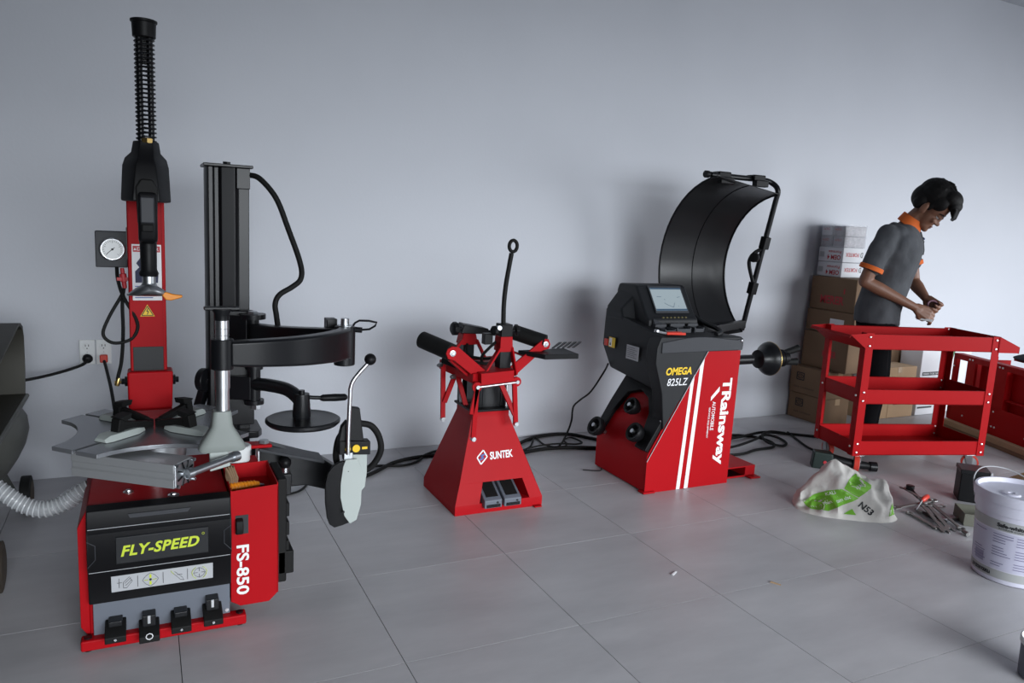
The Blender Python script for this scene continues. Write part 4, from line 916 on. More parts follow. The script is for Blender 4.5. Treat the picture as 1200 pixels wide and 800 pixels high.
def angle_post(x, y, sx_, sy_, par):
    t, w = .003, .052
    m = MB()
    m.box((x, y, .105), (x+sx_*w, y+sy_*t, .868)).box((x, y, .105), (x+sx_*t, y+sy_*w, .868))
    return m.build('post', RED2, par, local=True, smooth=False, bevel=.001, seg=1)
posts = [angle_post(-.022, -.002, 1, 1, cart), angle_post(CW+.02, -.002, -1, 1, cart), angle_post(-.022, CD, 1, -1, cart), angle_post(CW+.02, CD, -1, -1, cart)]
for z, zr in ((.775, .862), (.438, .522), (.115, .198)):
    t = .003; m = MB(); x0, x1, y0, y1 = -.018, CW+.016, .002, CD-.004
    m.box((x0,y0,z-.006),(x1,y1,z))
    m.box((x0,y0,z-.006),(x1,y0+t,zr)).box((x0,y1-t,z-.006),(x1,y1,zr))
    if z < .7: m.box((x0,y0,z-.006),(x0+t,y1,zr)).box((x1-t,y0,z-.006),(x1,y1,zr))
    m.box((x0,y0-.0,zr-.002),(x1,y0+.012,zr)).box((x0,y1-.012,zr-.002),(x1,y1,zr))
    m.build('tray', RED2, cart, local=True, smooth=False, bevel=.0012, seg=1)
# flared ends of the top tray
lf = MB(); y0, y1 = -.006, CD+.002
def sheet(m, p, t=.003):
    a, b, c, d = [V(q) for q in p]; n = (b-a).cross(d-a).normalized()*t
    return m.hexa([a, b, c, d, a+n, b+n, c+n, d+n])
sheet(lf, [(-.018,y0,.772),(-.018,y1,.772),(-.125,y1,.852),(-.125,y0,.852)])
sheet(lf, [(-.125,y0,.852),(-.125,y1,.852),(-.132,y1,.838),(-.132,y0,.838)])
for y in (y0, y1): lf.prism([(-.018,.775),(-.018,.866),(-.128,.856)], (0,y,0), XA, ZA, (0,.003,0))
lf.build('flared_end', RED2, cart, local=True, smooth=False)
rg = MB()
sheet(rg, [(CW+.016,y0,.864),(CW+.016,y1,.864),(CW+.16,y1,.803),(CW+.16,y0,.803)], -.003)
sheet(rg, [(CW+.16,y0,.803),(CW+.16,y1,.803),(CW+.16,y1,.766),(CW+.16,y0,.766)], .003)
rg.box((CW+.012,y0,.775),(CW+.015,y1,.864))
for y in (y0, y1): rg.prism([(CW+.016,.768),(CW+.16,.768),(CW+.16,.803),(CW+.016,.866)], (0,y,0), XA, ZA, (0,.003,0))
rg.build('sloping_end', RED2, cart, local=True, smooth=False)
FR = V((0,-1,0))
for px_, po_ in ((.004, posts[0]), (CW-.006, posts[1])):
    rivets(po_, [((px_, -.003, z), FR) for z in (.845, .79, .505, .452, .182, .128)])
rivets(posts[2], [((.002, CD-.005, z), FR) for z in (.845,)]); rivets(posts[3], [((CW-.004, CD-.006, z), FR) for z in (.855,.505,.455,.185,.135)])
rivets(posts[0], [((-.023, .03, z), (-1,0,0)) for z in (.82,.48,.16)]); rivets(posts[2], [((-.023, CD-.03, z), (-1,0,0)) for z in (.82,.48,.16)])
for x, y, a in ((.045,.045,R(60)), (CW-.05,.05,R(143)), (.045,CD-.05,R(90)), (CW-.05,CD-.05,R(150))): caster(cart, x, y, a)

# flat carton with the second cart lying on it
flat = thing('flattened_carton', 'flattened brown carton lying on the floor under the tipped-over red cart', 'cardboard', (5.64, 3.69, 0), R(-110.5))
MB().box((0.0, 0.0, 0), (1.25, .62, .030)).build('carton_board', CARD, flat, local=True, bevel=.003)
MB().box((0.0, 0.0, .030), (1.25, .60, .068)).build('carton_board', CARDL, flat, local=True, bevel=.003)
c2 = thing('tool_cart', 'second red tool cart tipped on its side on brown cardboard at the right edge', 'cart', (5.64, 3.69, .068), R(-110.5), 'red tool carts')
def b2(n, a, b, mt=RED2, par=c2, bv=.002): return MB().box(a, b).build(n, mt, par, local=True, bevel=bv, smooth=False)
b2('base_panel', (.0,.055,.012), (1.02,.40,.018)); b2('back_panel', (.30,.40,.02), (1.02,.405,.50))
p_ = b2('post', (-.02,.05,.03), (.012,.085,.515)); b2('post', (-.02,.37,.03), (.012,.40,.505))
b2('top_rail', (-.02,.05,.478), (1.02,.056,.515)); b2('bottom_rail', (-.02,.05,.0), (1.02,.056,.20))
b2('cross_panel', (.135,.05,.19), (.225,.07,.48)); b2('cross_panel', (.445,.05,.19), (.545,.07,.48)); b2('cross_panel', (.83,.05,.19), (.93,.07,.48))
b2('shelf_wall', (.14,.07,.03), (.145,.40,.50)); b2('shelf_wall', (.54,.07,.03), (.545,.40,.50)); b2('inner_panel', (.225,.10,.03), (.445,.104,.48)); b2('inner_panel', (.545,.10,.03), (.83,.104,.48))
b2('ledge', (.225,.06,.275), (.445,.10,.285)); b2('ledge', (.545,.06,.265), (.83,.10,.275))
b2('top_flange', (-.02,.05,.515), (1.02,.12,.520)); b2('top_flange', (.25,.33,.515), (1.02,.405,.545))
rivets(p_, [((x, .0495, z), FR) for x, z in ((.16,.497),(.19,.497),(.47,.497),(.50,.497),(.16,.06),(.47,.06),(.50,.06),(.79,.06),(.47,.17),(-.004,.12),(-.004,.42))])
rag = thing('dark_cloth', 'crumpled dark cloth lying on top of the tipped-over red cart', 'cloth', (5.70, 3.10, .588))
m = MB(); m.ell((5.77,3.13,.625),(.10,.16,.030), n=18, m=10)
m.v = [p+V((0,0,.02*noise.noise(p*18))) for p in m.v]; m.build('cloth_folds', mat('charcoal_cloth', (.03,.035,.045), .9), rag)

# ------------------------------------------------------------------ the man
MAN = (4.53, 3.50, 0); MR = R(-58)
man = thing('person', 'man in grey polo shirt with orange collar, head bent over his hands', 'person', MAN, MR)
def skin_mat():
    m = mat('warm_skin', (.19, .087, .052), .5, var=.08, vscale=30, bump=.02, bscale=120)
    m.node_tree.nodes['Principled BSDF'].inputs['Subsurface Weight'].default_value = .08
    m.node_tree.nodes['Principled BSDF'].inputs['Subsurface Radius'].default_value = (.02,.008,.005)
    return m
SKIN = skin_mat()
POLO = mat('charcoal_polo_fabric', (.062,.066,.074), .9, var=.12, vscale=22, bump=.75, bscale=11)
ORNG = mat('orange_rib_knit', (.62,.12,.015), .85)
TROU = mat('black_trouser_cloth', (.004,.004,.005), .95, spec=.08, var=.2, vscale=12)
HAIR = mat('black_hair', (.005,.0045,.0045), .6, spec=.2, bump=.3, bscale=160)
LIP = mat('lip_skin', (.16,.06,.05), .45)
SHOE = mat('dark_brown_shoe', (.05,.035,.022), .6)
SHIRTBLK = mat('black_placket', (.012,.012,.014), .8)
def remesh(o, vox, it=4, fac=.5):
    r = o.modifiers.new('remesh', 'REMESH'); r.mode = 'VOXEL'; r.voxel_size = vox; r.use_smooth_shade = True
    s = o.modifiers.new('smooth', 'SMOOTH'); s.iterations = it; s.factor = fac
    return o
def torso_secs(grow=0.0, hem=False):
    base = [(.87,-.012,.135,.160),(.95,-.010,.140,.165),(1.05,.004,.142,.162),(1.15,.022,.140,.165),(1.27,.048,.142,.180),(1.38,.070,.138,.195),(1.45,.078,.118,.190),(1.50,.078,.088,.150),(1.535,.080,.064,.095)]
    return [(V((x, 0, z)), V((a+grow, 0, (-.10 if z > 1.2 else 0)*(a+grow))), V((0, b+grow, 0))) for z, x, a, b in base]
# head frame
hp = R(43); hs = 1.17
HO = V((.212, .0, 1.655)); HF = V((math.cos(hp), 0, -math.sin(hp))); HU = V((math.sin(hp), 0, math.cos(hp))); HL = V((0, 1, 0))
HM = Matrix((HF, HL, HU)).transposed()
yaw_h = Matrix.Rotation(R(-6), 3, 'Z')
HM = yaw_h @ HM
def hpnt(x, y, z): return HO + HM @ (V((x, y, z))*hs)
def hell(m, c, r, n=18, k=12): m.ell(hpnt(*c), V(r)*hs, HM, n=n, m=k)
body = MB()
body.loft(torso_secs(-.014), n=24)
body.limb([((.085,0,1.50),.062),((.135,0,1.575),.056),((.185,0,1.63),.055)])
# legs
for s in (-1, 1):
    body.limb([((-.005,s*.085,.90),.082),((.030,s*.09,.50),.060),((.0,s*.10,.09),.042)])
# head
hell(body, (-.010,0,.055), (.098,.076,.088)); hell(body, (.040,0,.030), (.058,.066,.075)); hell(body, (.042,0,-.030), (.052,.056,.075))
hell(body, (.052,0,-.078), (.040,.042,.034)); hell(body, (.078,0,-.096), (.018,.020,.016)); hell(body, (.015,0,-.055), (.050,.052,.040))
hell(body, (.093,0,-.020), (.010,.009,.026)); hell(body, (.104,0,-.034), (.013,.011,.012)); hell(body, (.097,.012,-.037), (.008,.008,.007)); hell(body, (.097,-.012,-.037), (.008,.008,.007))
hell(body, (.085,0,-.063), (.012,.022,.0075)); hell(body, (.084,0,-.074), (.012,.019,.007)); hell(body, (.084,0,.018), (.012,.046,.010))
for s in (-1, 1):
    hell(body, (.078,s*.036,-.030), (.016,.018,.016)); hell(body, (-.002,s*.078,-.012), (.019,.008,.031)); hell(body, (.010,s*.074,-.030), (.010,.008,.014))
# arms, hands
SR, ER, WR = V((.010,-.195,1.455)), V((-.088,-.235,1.150)), V((.212,-.092,.998))
SL, EL, WL = V((.095,.190,1.450)), V((.165,.225,1.150)), V((.262,.085,1.050))
def arm_(S_, E_, W__):
    d = (W__-E_)
    body.limb([(S_,.048),(S_.lerp(E_,.5),.049),(E_,.041),(E_+d*.28,.043),(E_+d*.7,.033),(W__,.027)], n=14)
arm_(SR, ER, WR); arm_(SL, EL, WL)
def hand(W__, fwd, side, nrm, curl, k=1.08):
    fwd, side, nrm = V(fwd).normalized(), V(side), V(nrm)
    side = (side-fwd*side.dot(fwd)).normalized(); n = fwd.cross(side); n = n if n.dot(nrm) > 0 else -n   # n: palm side
    body.limb([(W__,.025),(W__+fwd*.03,.024)])
    for u in (-.030,-.010,.010,.030): body.limb([(W__+fwd*.018+side*u*.6,.016*k),(W__+fwd*.088*k+side*u*k,.0125*k)], n=10)
    for i, (u, L_) in enumerate(((-.033,.066),(-.011,.078),(.011,.074),(.033,.058))):
        p = W__+fwd*.088*k+side*u*k; d = fwd.copy(); path = [(p,.0105*k)]
        for j, seg in enumerate((.44,.32,.24)):
            d = (Matrix.Rotation(curl[j]*(1+.06*i), 3, n.cross(d).normalized()*1.0) @ d); p = p+d*L_*seg*k; path.append((p,.0098*k-.0011*j))
        body.limb(path, n=8)
    t0 = W__+fwd*.025-side*.026; t1 = t0+fwd*.032-side*.022+n*.012; t2 = t1+fwd*.030+n*.016+side*.004; t3 = t2+fwd*.022+n*.010+side*.014
    body.limb([(t0,.015),(t1,.0128),(t2,.0110),(t3,.0092)], n=8)
    return W__+fwd*.09+n*.03
gr = hand(WR, (.84,.36,-.40), (0,.35,.94), (.2,.9,-.3), (-.45,-.70,-.5), 1.2)
gl = hand(WL, (.55,-.45,-.42), (.35,.20,.9), (-.25,-.9,-.3), (-.55,-.75,-.5), 1.18)
bo = body.build('body', SKIN, man, local=True); remesh(bo, .0055, 3, .45)
# trousers
m = MB(); m.loft([(V((-.010,0,.98)),V((.125,0,0)),V((0,.155,0))),(V((-.008,0,.86)),V((.135,0,0)),V((0,.168,0))),(V((-.004,0,.80)),V((.128,0,0)),V((0,.165,0)))], n=24)
for s in (-1, 1): m.limb([((-.005,s*.082,.82),.094),((.030,s*.09,.50),.076),((.012,s*.098,.26),.068),((.0,s*.10,.075),.064)], n=16)
t_ = m.build('trousers', TROU, man, local=True); remesh(t_, .010, 3, .5)
for s in (-1, 1):
    m = MB(); m.ell((.055,s*.105,.045),(.135,.048,.045)); m.ell((-.03,s*.105,.055),(.05,.042,.055)); m.box((-.085,s*.105-.042,.0),(.18,s*.105+.042,.018))
    remesh(m.build('shoe', SHOE, man, local=True), .008, 3, .5)
# polo shirt with sleeves
m = MB(); m.loft(torso_secs(.008), n=28)
def sleeve(S_, E_, t):
    P = S_.lerp(E_, t); m.limb([(S_+V((0,-.02*math.copysign(1,S_.y),.0)),.074),(S_.lerp(E_,.2),.074),(S_.lerp(E_,.4),.072),(S_.lerp(E_,t*.85),.071)], n=18); m.cyl(S_.lerp(E_,.3), P, .071, .073, n=20)
sleeve(SR, ER, .74); sleeve(SL, EL, .60)
m.limb([((.06,-.14,1.46),.066),((.075,0,1.485),.06),((.09,.14,1.46),.066)])
for ang_, z_ in ((.6,1.02),(1.8,1.10),(-.7,.97),(-1.4,1.16)):   # soft folds above the hem
    m.limb([((.11*math.cos(ang_)+.0,.15*math.sin(ang_),z_),.026),((.125*math.cos(ang_+.35),.155*math.sin(ang_+.35),z_-.10),.024)])
shirt = m.build('polo_shirt', POLO, man, local=True); remesh(shirt, .009, 5, .5)
fold = bpy.data.textures.new('cloth_folds', 'CLOUDS'); fold.noise_scale = .13; fold.noise_depth = 1
dp = shirt.modifiers.new('folds', 'DISPLACE'); dp.texture = fold; dp.strength = .030; dp.mid_level = .5; dp.texture_coords = 'LOCAL'
for nm, S_, E_, t in (('sleeve_cuff', SR, ER, .74), ('sleeve_cuff', SL, EL, .60)):
    P = S_.lerp(E_, t); d = (E_-S_).normalized()
    MB().lathe([(-.024,.0735),(-.022,.0760),(.004,.0770),(.006,.0740),(.004,.055)], P, d, n=28).build(nm, ORNG, man, local=True)
# collar: a folded ring that opens at the throat
def collar_pt(a, lvl):
    c = V((.105,0,1.548)); ax = V((.85,0,.52)).normalized()*-1
    n = V((.55,0,.83)); e1 = V((.83,0,-.55)); e2 = V((0,1,0))
    rr = (.060, .069, .086)[lvl]; hgt = (.034, .040, -.020)[lvl]
    if lvl == 2 and abs(a) > 1.6: rr *= 1-.16*min(1,(abs(a)-1.6)/1.0)
    p = c+(e1*math.cos(a)*rr*.96+e2*math.sin(a)*rr*1.0)+n*hgt
    if abs(a) < .8 and lvl == 2: p += e1*.030*(1-abs(a)/.8)+V((0,0,-.050))*(1-abs(a)/.8)
    return p
vs = []; K = 40; angs = [.24+(2*math.pi-.48)*k/K for k in range(K+1)]
for a in angs:
    for l in range(3): vs.append(collar_pt(a if a < math.pi else a-2*math.pi, l))
col = MB().add(vs, [(k*3+l, k*3+l+1, (k+1)*3+l+1, (k+1)*3+l) for k in range(K) for l in range(2)]).build('collar', ORNG, man, local=True)
so_ = col.modifiers.new('thick', 'SOLIDIFY'); so_.thickness = .006; so_.offset = 0
def surf(m, pts, name, mt, w, off=.004):
    mm = MB()
    for a, b in zip(pts, pts[1:]): mm.bar(a, b, w, .004, up=(1,-.3,.3))
    return mm.build(name, mt, man, local=True)
surf(m, [(.182,.0,1.49),(.203,.0,1.43),(.214,.0,1.37),(.212,.0,1.34)], 'placket', SHIRTBLK, .028)
MB().hexa([(.196,.06,1.33),(.176,.13,1.33),(.180,.13,1.335),(.200,.06,1.335),(.200,.06,1.42),(.180,.13,1.42),(.186,.13,1.42),(.206,.06,1.42)]).build('chest_pocket', POLO, man, local=True, bevel=.002)
MB().bar((.205,.055,1.425),(.184,.135,1.425),.010,.016).build('pocket_flap', SHIRTBLK, man, local=True, bevel=.003)
MB().bar((.207,.07,1.445),(.194,.12,1.452),.004,.012).build('chest_emblem', BLUEP, man, local=True, bevel=.001)
# hair
m = MB()
hell(m, (-.020,0,.070), (.104,.085,.090)); hell(m, (-.060,0,.025), (.066,.074,.075)); hell(m, (.050,0,.105), (.062,.074,.050)); hell(m, (.092,0,.090), (.036,.062,.036))
hell(m, (.112,.0,.074), (.018,.048,.028)); hell(m, (.122,-.012,.060), (.010,.030,.020))
for s in (-1, 1): hell(m, (.030,s*.060,.055), (.050,.022,.045)); hell(m, (.018,s*.073,.018), (.014,.007,.030)); hell(m, (-.045,s*.055,.0), (.035,.025,.050))
random.seed(3)
for k in range(14):
    a = random.uniform(0, 6.28); b = random.uniform(.1, 1.2)
    p = V((-.015+.098*math.cos(a)*math.sin(b), .08*math.sin(a)*math.sin(b), .070+.088*math.cos(b)))
    q = p*1.05+V((.03,random.uniform(-.01,.01),random.uniform(-.012,.006))); m.limb([(hpnt(*p),.010),(hpnt(*q),.005)], n=6)
for k in range(9):
    y = -.05+.0125*k; m.limb([(hpnt(.118,y,.075),.012),(hpnt(.136,y,.045),.008),(hpnt(.136,y+.004,.022+.01*random.random()),.004)], n=6)
remesh(m.build('hair', HAIR, man, local=True), .005, 2, .4)
for s in (-1, 1):
    m = MB(); hell(m, (.079,s*.031,-.002), (.016,.016,.012)); e = m.build('eye', WHT, man, local=True)
    m = MB(); hell(m, (.092,s*.031,-.006), (.005,.007,.007)); m.build('iris', BLKP, e, local=True)
    m = MB(); hell(m, (.0815,s*.031,.002), (.0178,.0185,.0118)); m.build('eyelid', SKIN, man, local=True)
    m = MB(); m.limb([(hpnt(.094,s*.014,.016),.004),(hpnt(.092,s*.034,.021),.0045),(hpnt(.078,s*.054,.016),.003)], n=6); m.build('eyebrow', HAIR, man, local=True)
m = MB(); hell(m, (.094,0,-.0635), (.006,.019,.0045)); hell(m, (.092,0,-.073), (.006,.016,.0045)); m.build('lips', LIP, man, local=True)
# what he holds
rm = Matrix.Rotation(MR, 4, 'Z'); toW = lambda p: V(MAN)+(rm @ V(p))
hr = thing('tape_ring', 'small purplish ring held in the man\'s far hand', 'ring', toW(gl), MR)
MB().ring((0,0,0), (.35,-.85,.3), .030, .006, n=28, k=8).build('ring_band', mat('mauve_plastic', (.25,.12,.17), .4), hr, local=True)
pl_ = thing('plastic_strip', 'small white plastic strip pinched under the man\'s near hand', 'plastic strip', toW((.275,-.075,.925)), MR)
MB().hexa([(-.045,-.012,-.006),(.045,-.012,-.014),(.045,.02,-.014),(-.045,.02,-.006),(-.055,-.012,.012),(.05,-.012,.0),(.05,.02,.0),(-.055,.02,.012)]).build('strip', WHT, pl_, local=True, bevel=.002)

# ------------------------------------------------------------------ cartons
def carton(name, label, a, b, mt=CARD, group=None, tape=True, front=None, left=None, jit=0.0):
    cx_, cy__ = (a[0]+b[0])/2, (a[1]+b[1])/2
    t = thing(name, label, 'box', (cx_, cy__, a[2]), 0, group or {'cardboard_box':'brown cardboard boxes by the wall','white_carton':'white cartons by the wall','wrapped_carton':'film-wrapped cartons on the stack'}[name])
    bx = MB().box((a[0]+.001,a[1]+.001,a[2]+.0008), (b[0]-.001,b[1]-.001,b[2]-.0008)).build('carton_body', mt, t, bevel=.007)
    if tape:
        MB().box(((a[0]+b[0])/2-.025,a[1]-.0006,b[2]-.05),((a[0]+b[0])/2+.025,a[1]+.002,b[2]-.001)).build('tape_strip', TAPE, t, smooth=False)
        MB().box((a[0]-.0006,cy__-.0012,a[2]+.006),(a[0]+.001,cy__+.0012,a[2]+.007)).build('flap_seam', BLKP, t, smooth=False)
    return t
def lf_text(t, s_, m_, x, y, z, w, h, flip=False, **k):  # lettering on a left face (x = const, seen from -x); y is its left end
    if flip: return text(s_, m_, t, (x-.0004, y-w, z+h), (0,1,0), (0,0,-1), w, h, **k)
    return text(s_, m_, t, (x-.0004, y, z), (0,-1,0), ZA, w, h, **k)
def logo(t, x, y, z, w=.07, h=.055):
    g = MB()
    for a, b in (((0,0),(w,0)),((w,0),(w,h)),((w,h),(0,h)),((0,h),(0,0))): g.bar((x-.0006,y-a[0],z+a[1]),(x-.0006,y-b[0],z+b[1]),.007,.0008,up=(1,0,0))
    g.build('stamp_frame', BLKP, t, smooth=False)
    n = 12
    g = MB()
    for k in range(n):
        a, b = 2*math.pi*k/n, 2*math.pi*(k+1)/n
        g.bar((x-.0006,y-w/2-w*.40*math.cos(a),z+h/2+h*.3*math.sin(a)),(x-.0006,y-w/2-w*.40*math.cos(b),z+h/2+h*.3*math.sin(b)),.005,.0008,up=(1,0,0))
    g.build('stamp_oval', BLKP, t, smooth=False)
    lf_text(t, 'DKB', BLKP, x, y-.020, z+.020, w-.04, h-.038)
bA = carton('cardboard_box', 'brown box on the floor, bottom of the tall stack by the wall', (4.64,3.955,0), (4.90,4.318,.207)); logo(bA, 4.64, 4.24, .105)
lf_text(bA, 'DKB COMPANY', BLKP, 4.64, 4.25, .05, .17, .012)
bB = carton('cardboard_box', 'brown box second from the floor in the tall stack, a box stamp on its side', (4.625,3.945,.207), (4.89,4.312,.420)); logo(bB, 4.625, 4.24, .315)
lf_text(bB, 'DKB COMPANY', BLKP, 4.625, 4.26, .25, .20, .012)
bC = carton('cardboard_box', 'brown box third from the floor in the tall stack, faint red print on its side', (4.70,3.86,.420), (4.96,4.29,.700)); lf_text(bC, 'MERER', REDP, 4.70, 4.09, .52, .13, .05, bold=.02)
bD = carton('cardboard_box', 'brown box fourth from the floor in the tall stack with a white address label', (4.722,3.85,.703), (5.02,4.300,.872))
quad((4.7215,4.07,.775), (0,-1,0), ZA, .13, .042, .0008).build('address_label', WHTP, bD, smooth=False)
bE = carton('cardboard_box', 'brown box with dark red print just under the white cartons', (4.74,3.88,.872), (5.05,4.305,1.128)); lf_text(bE, 'MERER', REDP, 4.74, 4.20, .925, .22, .062, bold=.025); lf_text(bE, '1', REDP, 4.74, 3.99, 1.01, .012, .04)
for k, (z0_, z1_, lb) in enumerate(((1.128,1.243,'white carton with upside-down red print, lower of the two on the brown boxes'),(1.243,1.358,'white carton with upside-down red print, upper of the two under the wrapped cartons'))):
    t = carton('white_carton', lb, (4.78,4.07,z0_), (5.01,4.305,z1_), WBOX, tape=False)
    lf_text(t, 'OEM 4', REDP, 4.78, 4.215, z0_+.018, .125, .036, flip=True, bold=.02); lf_text(t, 'Formax', REDP, 4.78, 4.21, z0_+.066, .12, .022, flip=True, bold=.01)
    quad((4.7795,4.29,z0_+.035), (0,-1,0), ZA, .045, .04, .0006).build('grey_panel', SILP, t, smooth=False)
    text('FORTEX', REDP, t, (4.95,4.0695,z0_+.075), (-1,0,0), (0,0,-1), .14, .03, bold=.01)
    text('D', BLKP, t, (4.995,4.0695,z0_+.08), (-1,0,0), (0,0,-1), .025, .04)
WRAPB = mat('greyish_printed_carton', (.38,.37,.39), .6, var=.45, vscale=26)
for k, (ya, yb, z0_, z1_, m_, lb) in enumerate(((4.19,4.305,1.358,1.440,WRAPB,'grey film-wrapped carton at the wall side, lower row on top of the stack'),(4.08,4.188,1.358,1.440,WRAPB,'grey film-wrapped carton at the room side, lower row on top of the stack'),
                                   (4.20,4.305,1.440,1.520,WBOX,'small white film-wrapped carton at the wall side, top row of the stack'),(4.08,4.198,1.440,1.520,WRAPB,'small grey film-wrapped carton at the room side, top row of the stack'))):
    t = carton('wrapped_carton', lb, (4.79,ya,z0_), (5.02,yb,z1_), m_, tape=False)
    lf_text(t, 'OEM', REDP, 4.79, yb-.02, z0_+.045, .06, .018, flip=True)
fw = thing('stretch_film', 'clear crinkled film wrapped round the cartons on top of the tall stack', 'film', (4.9, 4.19, 1.36))
m = MB(); K = 40; Lv = 9; vs = []
for l in range(Lv):
    z = 1.352+.178*l/(Lv-1)
    for k in range(K):
        a = 2*math.pi*k/K; c_, s__ = math.cos(a), math.sin(a)
        p = V((4.905+.128*math.copysign(abs(c_)**.25, c_), 4.192+.124*math.copysign(abs(s__)**.25, s__), z))
        nn = noise.noise(p*28)*.006; vs.append(p+V((c_, s__, 0))*nn)
m.add(vs, [(l*K+k, l*K+(k+1) % K, (l+1)*K+(k+1) % K, (l+1)*K+k) for l in range(Lv-1) for k in range(K)]); m.build('film_sheet', FILM, fw)
# row of boxes behind the cart
bF = carton('cardboard_box', 'small tan box on the floor, left one under the wider tan box', (5.16,3.99,0), (5.40,4.30,.262), CARDL)
bG = carton('cardboard_box', 'tan box with a square black stamp on the floor behind the cart', (5.40,3.99,0), (5.71,4.30,.262), CARDL)
quad((5.46,3.9895,.11), XA, ZA, .07, .10, .0008).build('black_stamp', mat('faded_stamp', (.08,.06,.05), .8), bG, smooth=False)
bH = carton('cardboard_box', 'wider tan box resting on the two tan boxes behind the cart', (5.27,3.98,.262), (5.69,4.20,.425), CARDL)
bI = carton('cardboard_box', 'darker brown box at the back against the wall above the tan boxes', (5.62,4.21,.262), (5.98,4.325,.53), CARD)
bJ = carton('white_carton', 'white carton with a red print standing behind the tan boxes next to the man', (5.36,4.21,.262), (5.61,4.325,.50), WBOX, tape=False)
quad((5.45,4.2095,.38), XA, ZA, .035, .09, .0008).build('red_print_block', REDP, bJ, smooth=False)
bK = carton('white_carton', 'tall white carton with a dark lettering band beside the tan boxes', (5.745,3.99,0), (6.09,4.19,.55), WBOX, tape=False)
quad((5.775,3.9895,.338), XA, ZA, .265, .030, .0008).build('dark_band', GREYSH, bK, smooth=False)
text('FIXED TYRE SERVICE', WHTP, bK, (5.785,3.9884,.345), XA, ZA, .245, .014)
text('FORTEX EQUIP', BLKP, bK, (5.78,3.9884,.275), XA, ZA, .26, .022, bold=.01)
text('handle with care', SILP, bK, (5.80,3.9884,.312), XA, ZA, .20, .014)
g = MB()
for z in (.06, .105): g.box((5.765,3.9885,z),(5.945,3.9895,z+.014))
g.ell((6.03,3.989,.09),(.045,.001,.04), n=14, m=8); g.build('grey_print', GREYSH, bK, smooth=False)
bL = carton('white_carton', 'narrow white carton with a green edge between the carts', (6.14,4.02,0), (6.44,4.30,.56), WBOX, tape=False)
quad((6.150,4.0195,.36), (.35,0,1), (-1,0,.35), .19, .030, .0008).build('green_stripe', mat('green_print', (.03,.14,.06), .6), bL, smooth=False)
blu = thing('blue_bag', 'dark blue bag on the floor seen through the frame of the tipped-over cart', 'bag', (6.60,4.0,0))
m = MB(); m.ell((6.60,4.0,.19),(.14,.14,.21), n=24, m=16); m.v = [V((6.60+(p.x-6.60)*(1.15-.9*max(0,p.z-.22)), 4.0+(p.y-4.0)*(1.15-.9*max(0,p.z-.22)), max(.0, p.z)))+V((.5,.5,.25))*.05*noise.noise(p*14) for p in m.v]; m.v = [V((p.x,p.y,max(.0,p.z))) for p in m.v]; m.build('bag_body', BLUEP, blu)
# ------------------------------------------------------------------ left hopper on wheels
hp_ = thing('wheeled_hopper', 'olive metal hopper tank on wheels at the left edge, open hood above a rounded bowl', 'hopper', (-.75, 3.35, 0))
t = .010; X1, X0_ = -.450, -1.25
prof = [(2.1,.60),(3.617,.598),(3.650,.70),(3.655,.84),(3.635,.885),(3.58,.908),(3.53,.912),(3.06,.845),(2.1,.70)]  # near end lengthened out of view to shade the floor at left
m = MB(); n = len(prof)
c = V((0, 3.2, .74))
inn = [(3.2+(y-3.2)*.975, .745+(z-.745)*.93) for y, z in prof]
vs = [(X1,y,z) for y, z in prof]+[(X0_,y,z) for y, z in prof]+[(X1,y,z) for y, z in inn]+[(X0_+.05,y,z) for y, z in inn]
fs = []
for i in range(n):
    j = (i+1) % n
    fs += [(i,j,n+j,n+i),(2*n+j,2*n+i,3*n+i,3*n+j),(j,i,2*n+i,2*n+j)]
fs += [tuple(range(n,2*n)), tuple(range(4*n-1,3*n-1,-1))]
hood_ = m.add(vs, fs).build('hood', OLIVE, hp_, bevel=.002)
m = MB()
m.tube([(X1+.004,y,z) for y, z in prof[:2]], .010, n=8, k=1).build('rim_lip', TANK, hood_)
quad((-.62,3.18,.868), XA, (0,1,.14), .11, .10, .001).build('maker_label', SILP, hood_, smooth=False)
MB().lathe([(0,.10),(.06,.155),(.12,.205),(.18,.252),(.24,.290),(.30,.318),(.35,.330),(.40,.325),(.44,.30)], (-.745,3.38,.16), ZA, n=40).build('bowl', TANK, hp_)
for x, y, r, l in ((-.495,3.86,.086,'rear'),(-.497,3.075,.092,'front')):
    w = MB().lathe([(-.022,r*.8),(-.018,r),(.018,r),(.022,r*.8)], (x,y,r), XA, n=32).build('wheel', RUB if l == 'rear' else RUST, hp_)
    MB().lathe([(-.026,.02),(-.023,r*.7),(.023,r*.7),(.026,.02)], (x,y,r), XA, n=24).build('wheel_disc', RUST, w)
    MB().bar((x-.05,y-.0,r),(-.60,3.38+(.30 if l == 'rear' else -.22),.34),.03,.03).cyl((x-.04,y,r),(-1.0,y,r),.012,n=10).build('wheel_strut', TANK, hp_)
MB().bar((-1.05,3.86,.0),(-.95,3.5,.30),.04,.04).bar((-1.05,3.0,.0),(-.95,3.25,.30),.04,.04).build('far_leg', TANK, hp_)
hs_ = thing('spiral_hose', 'clear ribbed hose drooping from the olive hopper to the red tyre changer', 'hose', (-.39, 3.0, .3))
hpth = [(-.62,3.10,.50),(-.545,3.05,.462),(-.465,3.0,.408),(-.395,2.98,.352),(-.335,2.97,.330),(-.27,2.97,.345),(-.215,2.97,.382),(-.19,2.97,.395)]
MB().tube(hpth, .027, n=14, k=5).build('hose_wall', HOSEC, hs_)
P = smoothpath(hpth, 40); hel = []; acc = 0; xp = None
